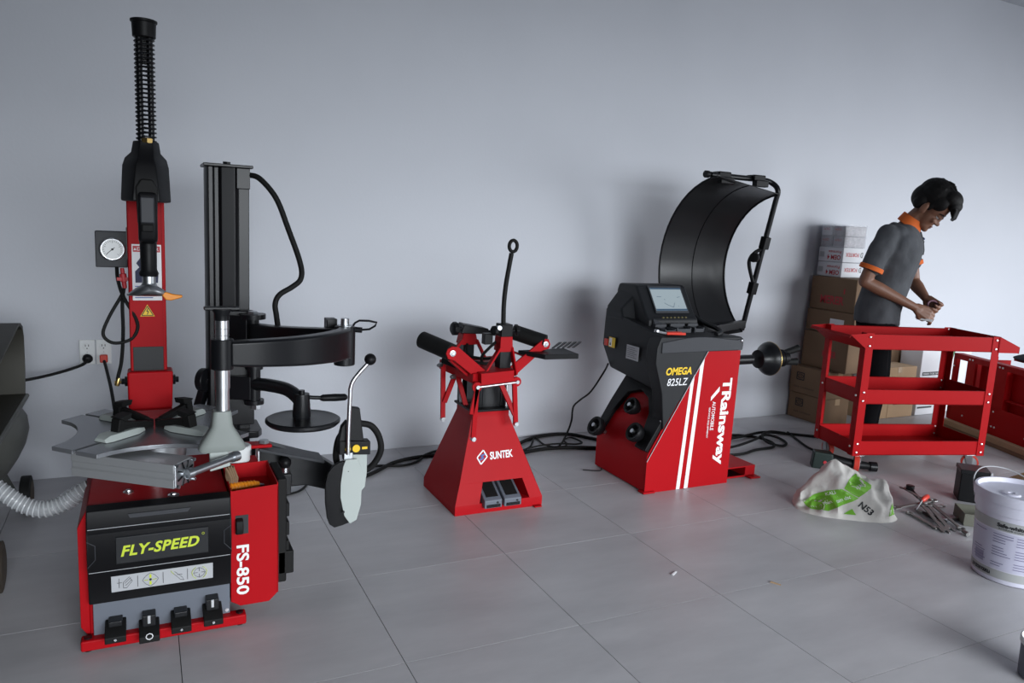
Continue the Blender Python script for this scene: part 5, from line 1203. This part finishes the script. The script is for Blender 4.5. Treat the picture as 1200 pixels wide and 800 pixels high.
for i in range(len(P)):
    d = (P[min(i+1,len(P)-1)]-P[max(i-1,0)]).normalized()
    xp = perp(d)[0] if xp is None else (xp-d*xp.dot(d)).normalized(); yp = d.cross(xp)
    if i: acc += (P[i]-P[i-1]).length
    a = acc/.0155*2*math.pi; hel.append(P[i]+(xp*math.cos(a)+yp*math.sin(a))*.0275)
dense = smoothpath(hel, 2)
MB().tube(dense, .0032, n=5, k=1).build('spiral_rib', mat('clear_rib_plastic', (.55,.57,.59), .2), hs_)
MB().tube([hpth[5],hpth[6]], .034, n=14, k=3).build('tape_wrap', FILM, hs_)

# ------------------------------------------------------------------ outlets and cables
def outlet(name, label, x, plugmat, plug_label, cable, cabname, cab_label):
    o = thing(name, label, 'outlet', (x, WY, .652), 0, 'wall outlets')
    MB().box((x-.035,WY-.010,.588),(x+.035,WY,.716)).build('cover_plate', WHT, o, bevel=.004)
    for dz in (.03, -.03):
        s = MB().lathe([(0,.019),(.003,.018)], (x,WY-.010,.652+dz), (0,-1,0), n=20).build('socket', WHT, o)
        for dx in (-.007, .007): MB().box((x+dx-.0015,WY-.0145,.652+dz-.001),(x+dx+.0015,WY-.0125,.652+dz+.010)).build('slot', BLKP, s, smooth=False)
        MB().lathe([(0,.003),(.001,.003)], (x,WY-.0130,.652+dz-.010), (0,-1,0), n=8).build('slot', BLKP, s)
    MB().lathe([(0,.003),(.001,.003)], (x,WY-.010,.652), (0,-1,0), n=8).build('screw', STL, o)
    c = thing(cabname, cab_label, 'cable', (x, WY-.03, .622))
    if plugmat is BLK: MB().lathe([(0,.022),(.02,.024),(.032,.018),(.036,.010)], (x,WY-.0135,.622), (.1,-1,0), n=20).build('plug', plugmat, c)
    else: MB().box((x-.018,WY-.045,.600),(x+.018,WY-.0135,.640)).build('plug', plugmat, c, bevel=.006)
    MB().tube(cable, .0075, n=8).build('cord', RUB, c)
outlet('wall_outlet', 'white wall outlet with a round black plug in its lower socket', -.264, BLK, '', [(-.262,WY-.045,.618),(-.285,WY-.08,.600),(-.36,4.2,.582),(-.46,4.1,.574),(-.60,4.0,.570),(-.80,3.9,.56)], 'power_cable', 'black power cable from the left outlet to the olive hopper')
outlet('wall_outlet', 'white wall outlet with an orange plug, right of the other outlet', -.190, REDL, '', [(-.188,WY-.04,.610),(-.175,4.2,.585),(-.150,4.0,.53),(-.13,3.8,.47),(-.10,3.5,.40),(-.08,3.2,.36)], 'power_cable', 'black power cable with an orange plug hanging behind the tyre changer')
def cable(label, pts, r=.0075):
    P = [(x, y, max(z, r)) for x, y, z in pts]
    o = MB().tube(P, r, n=8, k=6).build('floor_cable', RUB); tag(o, label, 'cable', 'black cables on the floor'); return o
z = .008
cable('thin black cable on the floor beside the tyre changer tool tray', [(.45,3.55,.03),(.598,3.70,z),(.687,3.744,z),(.74,3.82,z),(.78,3.90,z),(.95,3.98,z)], .006)
cable('black cable looping on the floor left of the spreader base', [(.85,3.95,z),(1.05,4.00,z),(1.165,4.02,z),(1.303,3.98,z),(1.42,4.03,z),(1.50,4.13,z),(1.64,4.20,z),(1.80,4.16,z),(1.95,4.05,z)])
cable('thick black hose from breaker arm to behind the spreader', [(.95,3.78,z),(1.12,3.90,z),(1.30,4.05,z),(1.52,4.10,z),(1.75,4.04,z),(2.0,4.0,z)], .011)
cable('black cable arching along the wall foot between spreader and balancer', [(1.95,4.0,z),(2.07,4.10,z),(2.25,4.24,z),(2.42,4.295,z),(2.58,4.28,z),(2.69,4.134,z),(2.80,4.0,z)], .011)
cable('black hose lying straight to the balancer base', [(1.95,3.92,z),(2.14,4.00,z),(2.30,4.02,z),(2.45,3.99,z),(2.58,3.945,z),(2.70,3.90,z)], .0125)
cable('coiled loops of thin black cable between spreader and balancer', [(2.08,3.98,.024),(2.2,4.10,.012),(2.32,4.27,.010),(2.30,4.12,.012),(2.30,3.99,.030),(2.36,3.96,.034),(2.42,4.02,.030),(2.48,4.16,.012),(2.56,4.20,.010),(2.57,4.08,.012),(2.47,4.0,.03),(2.35,4.0,.044),(2.2,4.02,.034),(2.1,4.03,.012)], .006)
cable('thin black cable hanging from the balancer shell to the floor', [(2.45,3.66,.62),(2.56,3.86,.53),(2.50,3.90,.40),(2.44,3.92,.345),(2.395,3.92,.31),(2.385,3.92,.27),(2.40,3.95,.20),(2.40,4.0,.10),(2.36,4.02,.02),(2.28,4.05,.008)], .006)
cable('black cable loop on the floor right of the balancer foot', [(3.40,3.75,z),(3.60,3.93,z),(3.75,3.93,z),(3.86,3.84,z),(3.88,3.72,z),(3.80,3.62,z),(3.62,3.60,z),(3.44,3.555,z),(3.20,3.60,z)], .009)
cable('small black loop among the cables right of the balancer', [(3.3,3.66,.012),(3.52,3.68,.02),(3.72,3.73,.03),(3.90,3.80,.034),(3.98,3.76,.02),(3.96,3.66,.010),(3.87,3.62,.010),(3.80,3.68,.026),(3.86,3.79,.040),(4.02,3.87,.030),(4.15,3.86,.012)], .009)
cable('long black cable running from the balancer under the red cart', [(3.35,3.85,z),(3.60,3.86,z),(3.80,3.87,.02),(3.99,3.90,.02),(4.18,3.83,z),(4.35,3.70,z),(4.50,3.60,z)], .010)
cable('black cord of the dark green power tool by the cart', [(4.20,3.88,z),(4.12,3.72,z),(4.04,3.55,z),(4.02,3.44,z),(3.96,3.36,.02),(3.93,3.31,.05)], .008)
# dark green cordless tool by the cart's caster
gt = thing('power_tool', 'dark green and black power tool with a red dot lying by the cart casters', 'power tool', (3.80, 3.20, 0), R(-40))
MB().hexa([(-.075,-.045,0),(.055,-.045,0),(.055,.045,0),(-.075,.045,0),(-.065,-.04,.105),(.045,-.04,.100),(.045,.04,.100),(-.065,.04,.105)]).build('battery_block', mat('dark_green_plastic', (.008,.022,.018), .45), gt, local=True, bevel=.008)
MB().lathe([(0,.011),(.003,.010)], (.0,-.0455,.045), (0,-1,.03), n=14).build('red_dot', REDP, gt, local=True)
MB().tube([(.04,0,.06),(.12,.0,.048),(.20,.005,.042),(.27,.02,.036)], (.036,.022), n=12, k=4).build('tool_body', BLK, gt, local=True)
MB().cyl((.27,.02,.034),(.31,.025,.034),.03,n=16).build('tool_head', BLKM, gt, local=True)

# ------------------------------------------------------------------ white sack
bagL = V((3.30, 2.60, 0))
bag = thing('woven_sack', 'crumpled white woven sack with green print slumped on the floor', 'sack', bagL, R(-36))
def hprof(u):
    pts = [(-.265,.0),(-.255,.05),(-.24,.10),(-.15,.20),(-.075,.285),(-.05,.297),(-.03,.292),(.06,.245),(.13,.200),(.19,.165),(.215,.11),(.235,.05),(.245,.0)]
    for (a, b), (c, d) in zip(pts, pts[1:]):
        if a <= u <= c: return .95*(b+(d-b)*(u-a)/(c-a))
    return 0
m = MB(); NU, NV = 60, 34; vs = []
for i in range(NU+1):
    u = -.262+.504*i/NU; h = max(hprof(u), .012); dd = .150*math.sqrt(max(.06, 1-abs((u+.01)/.262)**3.5))
    for j in range(NV+1):
        s = -1+2*j/NV                     # -1 front foot .. 1 back foot
        y = math.copysign(abs(s)**.75, s)*dd
        zz = h*(1-abs(s)**1.35)
        p = V((u, y+.02, zz))
        q = V((u*9, y*9, zz*9))
        amp = .050*min(1, zz/.04)
        r1 = 1-abs(noise.noise(q*.62+V((3,1,2))))*2.4; r2_ = 1-abs(noise.noise(q*1.5+V((7,2,5))))*2.4
        nrm = V((0, s*.8-.25*(s < 0), .6)).normalized()
        p += nrm*(amp*(r1*.75+r2_*.40)-.55*amp); p.z = max(p.z, 0.0)
        vs.append(p)
w = NV+1
fs = [(i*w+j,(i+1)*w+j,(i+1)*w+j+1,i*w+j+1) for i in range(NU) for j in range(NV)]
fs += [tuple(j for j in range(w)), tuple(NU*w+j for j in reversed(range(w))), tuple(i*w for i in reversed(range(NU+1)))+tuple(i*w+NV for i in range(NU+1))]
def sack_mat():
    m_ = mat('woven_sack_cloth', (.56,.54,.51), .75, var=.12, vscale=9, bump=.25, bscale=70); return m_
bsk = m.add(vs, fs).build('sack_body', sack_mat(), bag, local=True, ang=50)
bvh = BVHTree.FromPolygons(vs, [f for f in fs if len(f) == 4])
VD = V((0, 1, -.42)).normalized()
def onbag(u, v, lift=.0022):
    # u across, v up in the plane facing the sack's front; drop the point on the cloth
    o = V((u, -.095, v)) - VD*.8; hit = bvh.ray_cast(o, VD)
    return (hit[0]-VD*lift) if hit[0] is not None else None
GRN = mat('bright_green_print', (.16,.42,.03), .6)
def patch(poly, mt, name, cuts=5, lift=.0022):
    bm = bmesh.new(); f = bm.faces.new([bm.verts.new((p[0], p[1], 0)) for p in poly])
    bmesh.ops.triangulate(bm, faces=[f]); bmesh.ops.subdivide_edges(bm, edges=bm.edges[:], cuts=cuts, use_grid_fill=True)
    dead = []
    for v in bm.verts:
        q = onbag(v.co.x, v.co.y, lift)
        if q is None: dead.append(v)
        else: v.co = q
    bmesh.ops.delete(bm, geom=dead, context='VERTS')
    me = bpy.data.meshes.new(name); bm.to_mesh(me); bm.free(); me.materials.append(mt)
    o = bpy.data.objects.new(name, me); COL.objects.link(o); o.parent = bag; return o
def zc(X_, Y_): return ((X_-590)/2150, (748-Y_)/2150*1.08)
patch([zc(*p) for p in ((640,250),(720,300),(800,370),(770,410),(650,520),(570,490),(490,440),(530,350))], GRN, 'green_print')
patch([zc(*p) for p in ((110,610),(230,515),(350,470),(470,450),(560,490),(650,530),(590,570),(470,630),(340,700),(170,690))], GRN, 'green_print')
patch([zc(*p) for p in ((490,718),(590,650),(625,715))], GRN, 'green_print')
patch([zc(*p) for p in ((1010,540),(1060,580),(1090,640),(970,690),(975,620))], GRN, 'green_print', 3)
patch([zc(*p) for p in ((820,200),(900,240),(985,290),(900,290),(830,270))], mat('pale_green_print', (.34,.46,.20), .7), 'faded_green_print', 3)
def bagtext(s_, mt, X_, Y_, w_, h_, ang, bold=.0, lift=.0034):
    t_ = text(s_, mt, None, (0,0,0), (1,0,0), (0,1,0), w_/2215, h_/2215, bold=bold)
    me = t_.data; bm = bmesh.new(); bm.from_mesh(me); bmesh.ops.triangulate(bm, faces=bm.faces[:])
    bmesh.ops.subdivide_edges(bm, edges=[e for e in bm.edges if e.calc_length() > .006], cuts=2)
    c_, s__ = math.cos(R(ang)), math.sin(R(ang)); o = zc(X_, Y_); dead = []
    for v in bm.verts:
        q = onbag(o[0]+v.co.x*c_-v.co.y*s__, o[1]+v.co.x*s__+v.co.y*c_, lift)
        if q is None: dead.append(v)
        else: v.co = q
    bmesh.ops.delete(bm, geom=dead, context='VERTS'); bm.to_mesh(me); bm.free(); t_.parent = bag
bagtext('N53', BLKP, 640, 615, 170, 80, -38, bold=.03)
bagtext('Hop Phan', WHTP, 225, 690, 190, 52, 26); bagtext('dam dac', WHTP, 430, 605, 160, 46, 27); bagtext('KALI', WHTP, 330, 530, 90, 40, 18); bagtext('HUU', WHTP, 620, 440, 90, 40, 35)

# ------------------------------------------------------------------ bucket
BC = V((3.372, 1.805, 0))
bk_ = thing('paint_bucket', 'white plastic pail with printed grey bands and a wire handle at the right edge', 'bucket', BC)
LAV = mat('white_pail_plastic', (.60,.60,.70), .42)
z1 = .385
pb = MB().lathe([(0,.136),(.004,.142),(.30,.160),(.302,.166),(.345,.168),(.347,.173)], BC, ZA, n=56, caps=True).build('pail_body', LAV, bk_, bevel=0)
def rad(z_): return .142+(.160-.142)*z_/.30
def pailband(z0_, z1_, a0, a1, mt, name, d=.0010, par=pb, n=24):
    m = MB(); vs = []
    for k in range(n+1):
        a = a0+(a1-a0)*k/n
        for zz in (z0_, z1_): vs.append(BC+V((math.cos(a)*(rad(zz)+d), math.sin(a)*(rad(zz)+d), zz)))
    return m.add(vs, [(2*k,2*k+2,2*k+3,2*k+1) for k in range(n)]).build(name, mt, par)
FRONT = math.atan2(-.55, -.78)
def pailtext(s_, mt, amid, z0_, h, w, d=.0022, bold=0.0):
    t_ = text(s_, mt, None, (0,0,0), (1,0,0), (0,1,0), w, h, bold=bold); me = t_.data
    for v in me.vertices:
        a = amid+(v.co.x-w/2)/rad(z0_); zz = z0_+v.co.y; rr = rad(zz)+d; v.co = V((math.cos(a)*rr, math.sin(a)*rr, zz))
    t_.parent = pb; t_.matrix_parent_inverse = Matrix(); return t_
SILB = mat('silver_grey_band', (.36,.37,.37), .45)
pailband(.235,.278,FRONT-1.6,FRONT+1.3,SILB,'upper_band'); pailband(.022,.058,FRONT-1.6,FRONT+1.3,SILB,'lower_band')
pailband(.062,.228,FRONT-1.6,FRONT+1.3,mat('lilac_label', (.50,.50,.62), .45),'printed_label')
pailtext('Safe-white', BLKP, FRONT-.22, .250, .018, .105, bold=.04); pailtext('INTERIOR COAT', BLKP, FRONT-.22, .240, .007, .09, bold=.01)
pailtext('LOW ODOUR FORMULA', BLKP, FRONT-.95, .030, .017, .105, bold=.05)
random.seed(5); LILT = mat('lilac_small_print', (.20,.19,.30), .6)
pailband(.075,.118,FRONT-1.2,FRONT-.85,mat('dark_lilac_box', (.27,.26,.38), .5),'print_block', .0018)
for r_i in range(13):
    z_ = .215-.0115*r_i
    for a_ in (FRONT-1.25, FRONT-.62, FRONT-.05):
        if r_i in (4,) or random.random() < .18: continue
        pailband(z_, z_+.0035, a_, a_+random.uniform(.25,.5), LILT, 'print_line', .0021, n=8)
MB().lathe([(.345,.163),(.347,.1745),(.382,.1755),(.388,.173),(.388,.164),(.368,.160),(.366,.0)], BC, ZA, n=56, caps=False).build('lid', LAV, bk_, ang=30)
MB().lathe([(.364,.03),(.366,.036),(.373,.032),(.374,.014),(.368,.010),(.368,.0)], BC+V((-.045,.015,0)), ZA, n=28, caps=False).build('lid_spout', LAV, bk_)
MB().tube([BC+V((-.10,.135,.33)),BC+V((-.04,.185,.395)),BC+V((.06,.205,.42)),BC+V((.15,.155,.415)),BC+V((.185,.06,.38)),BC+V((.168,-.02,.33))], .0028, n=8, k=6).build('wire_handle', SILP, bk_)
# black box, olive tray, yellow tool case, grey can
bb = thing('battery_box', 'black box standing behind the white pail near the cart caster', 'box', (4.17, 2.50, 0), R(-47))
MB().box((-.070,-.07,0),(.070,.07,.178)).build('box_body', BLK, bb, local=True, bevel=.006)
MB().box((-.074,-.074,.160),(.074,.074,.184)).build('box_lid', BLKM, bb, local=True, bevel=.004)
MB().box((.068,-.078,.10),(.080,-.06,.188)).build('metal_clip', CHR, bb, local=True, bevel=.002)
ot = thing('metal_tray', 'low olive metal tray on the floor between the white pail and the black box', 'tray', (3.87, 2.24, 0), R(-40))
OL2 = mat('olive_paint', (.10,.10,.075), .6, var=.2)
MB().box((-.11,-.08,0),(.11,.08,.010)).box((-.11,-.08,.01),(-.104,.08,.065)).box((.104,-.08,.01),(.11,.08,.065)).box((-.11,-.08,.01),(.11,-.074,.065)).box((-.11,.074,.01),(.11,.08,.065)).build('tray_body', OL2, ot, local=True, bevel=.002, smooth=False)
yc = thing('tool_case', 'yellow and black tool case lying behind the white pail at the right edge', 'tool case', (4.55, 2.36, 0), R(-52))
YEL = mat('dirty_yellow_plastic', (.36,.25,.02), .5, var=.3, vscale=14)
MB().hexa([(-.16,-.11,0),(.20,-.11,0),(.20,.11,0),(-.16,.11,0),(-.15,-.10,.075),(.20,-.10,.085),(.20,.10,.085),(-.15,.10,.075)]).build('case_bottom', BLK, yc, local=True, bevel=.006)
MB().hexa([(-.14,-.10,.075),(.20,-.10,.085),(.20,.10,.085),(-.14,.10,.075),(-.04,-.07,.150),(.18,-.075,.165),(.18,.08,.165),(-.03,.08,.150)]).build('case_lid', YEL, yc, local=True, bevel=.008)
MB().box((.02,-.105,.09),(.10,-.085,.14)).build('case_latch', YEL, yc, local=True, bevel=.004)
gc = thing('grey_can', 'grey can with a pale rim cut off at the bottom right corner', 'can', (2.665, 1.262, 0))
MB().lathe([(0,.075),(.003,.08),(.115,.083)], (2.665,1.262,0), ZA, n=36).build('can_body', GRYP, gc)
MB().lathe([(.112,.083),(.114,.087),(.13,.087),(.132,.083),(.12,.078)], (2.665,1.262,0), ZA, n=36).build('can_rim', WHT, gc)
# ------------------------------------------------------------------ hand tools in a heap
DST = mat('dull_chrome_steel', (.21,.205,.20), .40, .45, var=.25, vscale=40)
def wrench(label, a, b, w=.016, tilt=(.008,.008), mt=DST, g=None):
    w *= 1.3; a, b = V((a[0],a[1],tilt[0])), V((b[0],b[1],tilt[1])); L_ = (b-a).length; d = (b-a)
    t = thing('wrench', label, 'wrench', a, math.atan2(d.y, d.x), g or 'wrenches in the heap'); pz = (tilt[1]-tilt[0])/L_
    f = lambda x, y, z_: (x, y, z_+pz*x)
    m = MB(); m.hexa([f(.0,-w*.36,-.003),f(L_,-w*.5,-.003),f(L_,w*.5,-.003),f(0,w*.36,-.003),f(0,-w*.36,.004),f(L_,-w*.5,.004),f(L_,w*.5,.004),f(0,w*.36,.004)])
    m.build('shank', mt, t, local=True, bevel=.0015)
    m = MB(); c = V(f(-w*.4,0,.0)); m.ring(c, (-pz,0,1), w*.72, .0058, n=20, k=8); m.build('ring_end', mt, t, local=True)
    m = MB(); m.prism([(0,-w*.5),(w*.7,-w*1.05),(w*2.0,-w*.85),(w*2.1,-w*.42),(w*1.0,-w*.30),(w*1.0,w*.30),(w*2.1,w*.42),(w*2.0,w*.85),(w*.7,w*1.05),(0,w*.5)], f(L_,0,-.003), (1,0,pz), (0,1,0), (0,0,.008))
    m.build('open_end', mt, t, local=True, bevel=.001)
    return t
wrench('combination wrench at the front of the tool heap, open jaw toward the viewer', (3.72,2.47), (3.575,2.25), .017, (.030,.006))
wrench('combination wrench lying just behind the front wrench of the tool heap', (3.74,2.45), (3.625,2.262), .018, (.034,.006))
wrench('longest combination wrench of the heap with its ring toward the pail', (3.672,2.225), (3.79,2.47), .018, (.006,.034))
wrench('flat thin wrench half under the heap at the front left', (3.60,2.45), (3.555,2.29), .014, (.006,.006))
wrench('wrench propped up at the back of the heap beside the sack', (3.76,2.51), (3.87,2.68), .017, (.050,.030))
wrench('short wrench lying across the heap toward the sack', (3.80,2.47), (3.60,2.51), .016, (.045,.020))
wrench('small dark wrench sticking out at the right of the heap', (3.75,2.46), (3.87,2.46), .010, (.026,.010))
ch = thing('steel_bar', 'bright round steel bar lying alone between tool heap and pail', 'bar', (3.68,2.32,.009), math.atan2(2.302-2.32, .197))
MB().lathe([(0,.006),(.01,.009),(.17,.009),(.176,.005),(.195,.005)], (0,0,.0), XA, n=14).build('bar_rod', CHR, ch, local=True)
sd_ = thing('screwdriver', 'tool with a red grip lying across the middle of the tool heap', 'screwdriver', (3.83,2.52,.050), R(-160))
MB().lathe([(0,.008),(.006,.013),(.06,.014),(.09,.011),(.1,.006)], (0,0,0), XA, n=12).build('grip', REDL, sd_, local=True)
MB().cyl((.1,0,0),(.19,0,-.03),.004,n=8).build('blade', STL, sd_, local=True)
rt_ = thing('ratchet', 'black ratchet with a round head at the back of the tool heap', 'ratchet', (3.84,2.60,.030), R(60))
MB().tube([(-.12,0,-.005),(0,0,0),(.05,0,.012)], (.009,.011), n=10, k=3).build('ratchet_handle', BLKM, rt_, local=True)
MB().lathe([(-.012,.022),(.014,.022),(.016,.016)], (.065,0,.016), ZA, n=18).build('ratchet_head', BLKM, rt_, local=True)
pb_ = thing('socket', 'small steel socket lying beside the pail at the right of the tool heap', 'socket', (3.62,2.16,.012), 0)
MB().lathe([(-.02,.010),(-.018,.012),(.0,.012),(.004,.010),(.03,.010)], (0,0,0), (.5,.8,0), n=14).build('socket_body', DST, pb_, local=True)
pc_ = thing('pliers', 'dark pliers half buried under the wrenches of the tool heap', 'pliers', (3.67,2.43,.012), R(-100))
for s in (-1, 1): MB().tube([(0,0,0),(.05,.012*s,0),(.13,.022*s,0)], .007, n=8, k=4).build('plier_handle', BLK, pc_, local=True)
MB().ell((-.02,0,0),(.035,.014,.008), n=12, m=8).build('plier_jaw', DST, pc_, local=True)
# scraps on the tiles
for lb, x, y, a, mt_ in (('white paper scrap on the tiles in front of the balancer', 1.961, 2.328, R(30), WHTP), ('tan splinter on the tiles left of the white pail', 2.306, 2.106, R(-60), CARDL)):
    o = thing('floor_scrap', lb, 'scrap', (x, y, 0), a)
    MB().hexa([(-.022,-.004,.0004),(.022,-.003,.0004),(.02,.004,.0004),(-.02,.004,.0004),(-.022,-.004,.004),(.022,-.002,.002),(.02,.004,.003),(-.02,.004,.005)]).build('scrap_piece', mt_, o, local=True, smooth=False)
wr = MB().tube([(2.292,3.608,.004),(2.382,3.564,.004),(2.427,3.62,.004)], .003, n=6, k=4).build('wire_bit', RUB); tag(wr, 'short bent bit of wire on the floor before the balancer', 'wire')
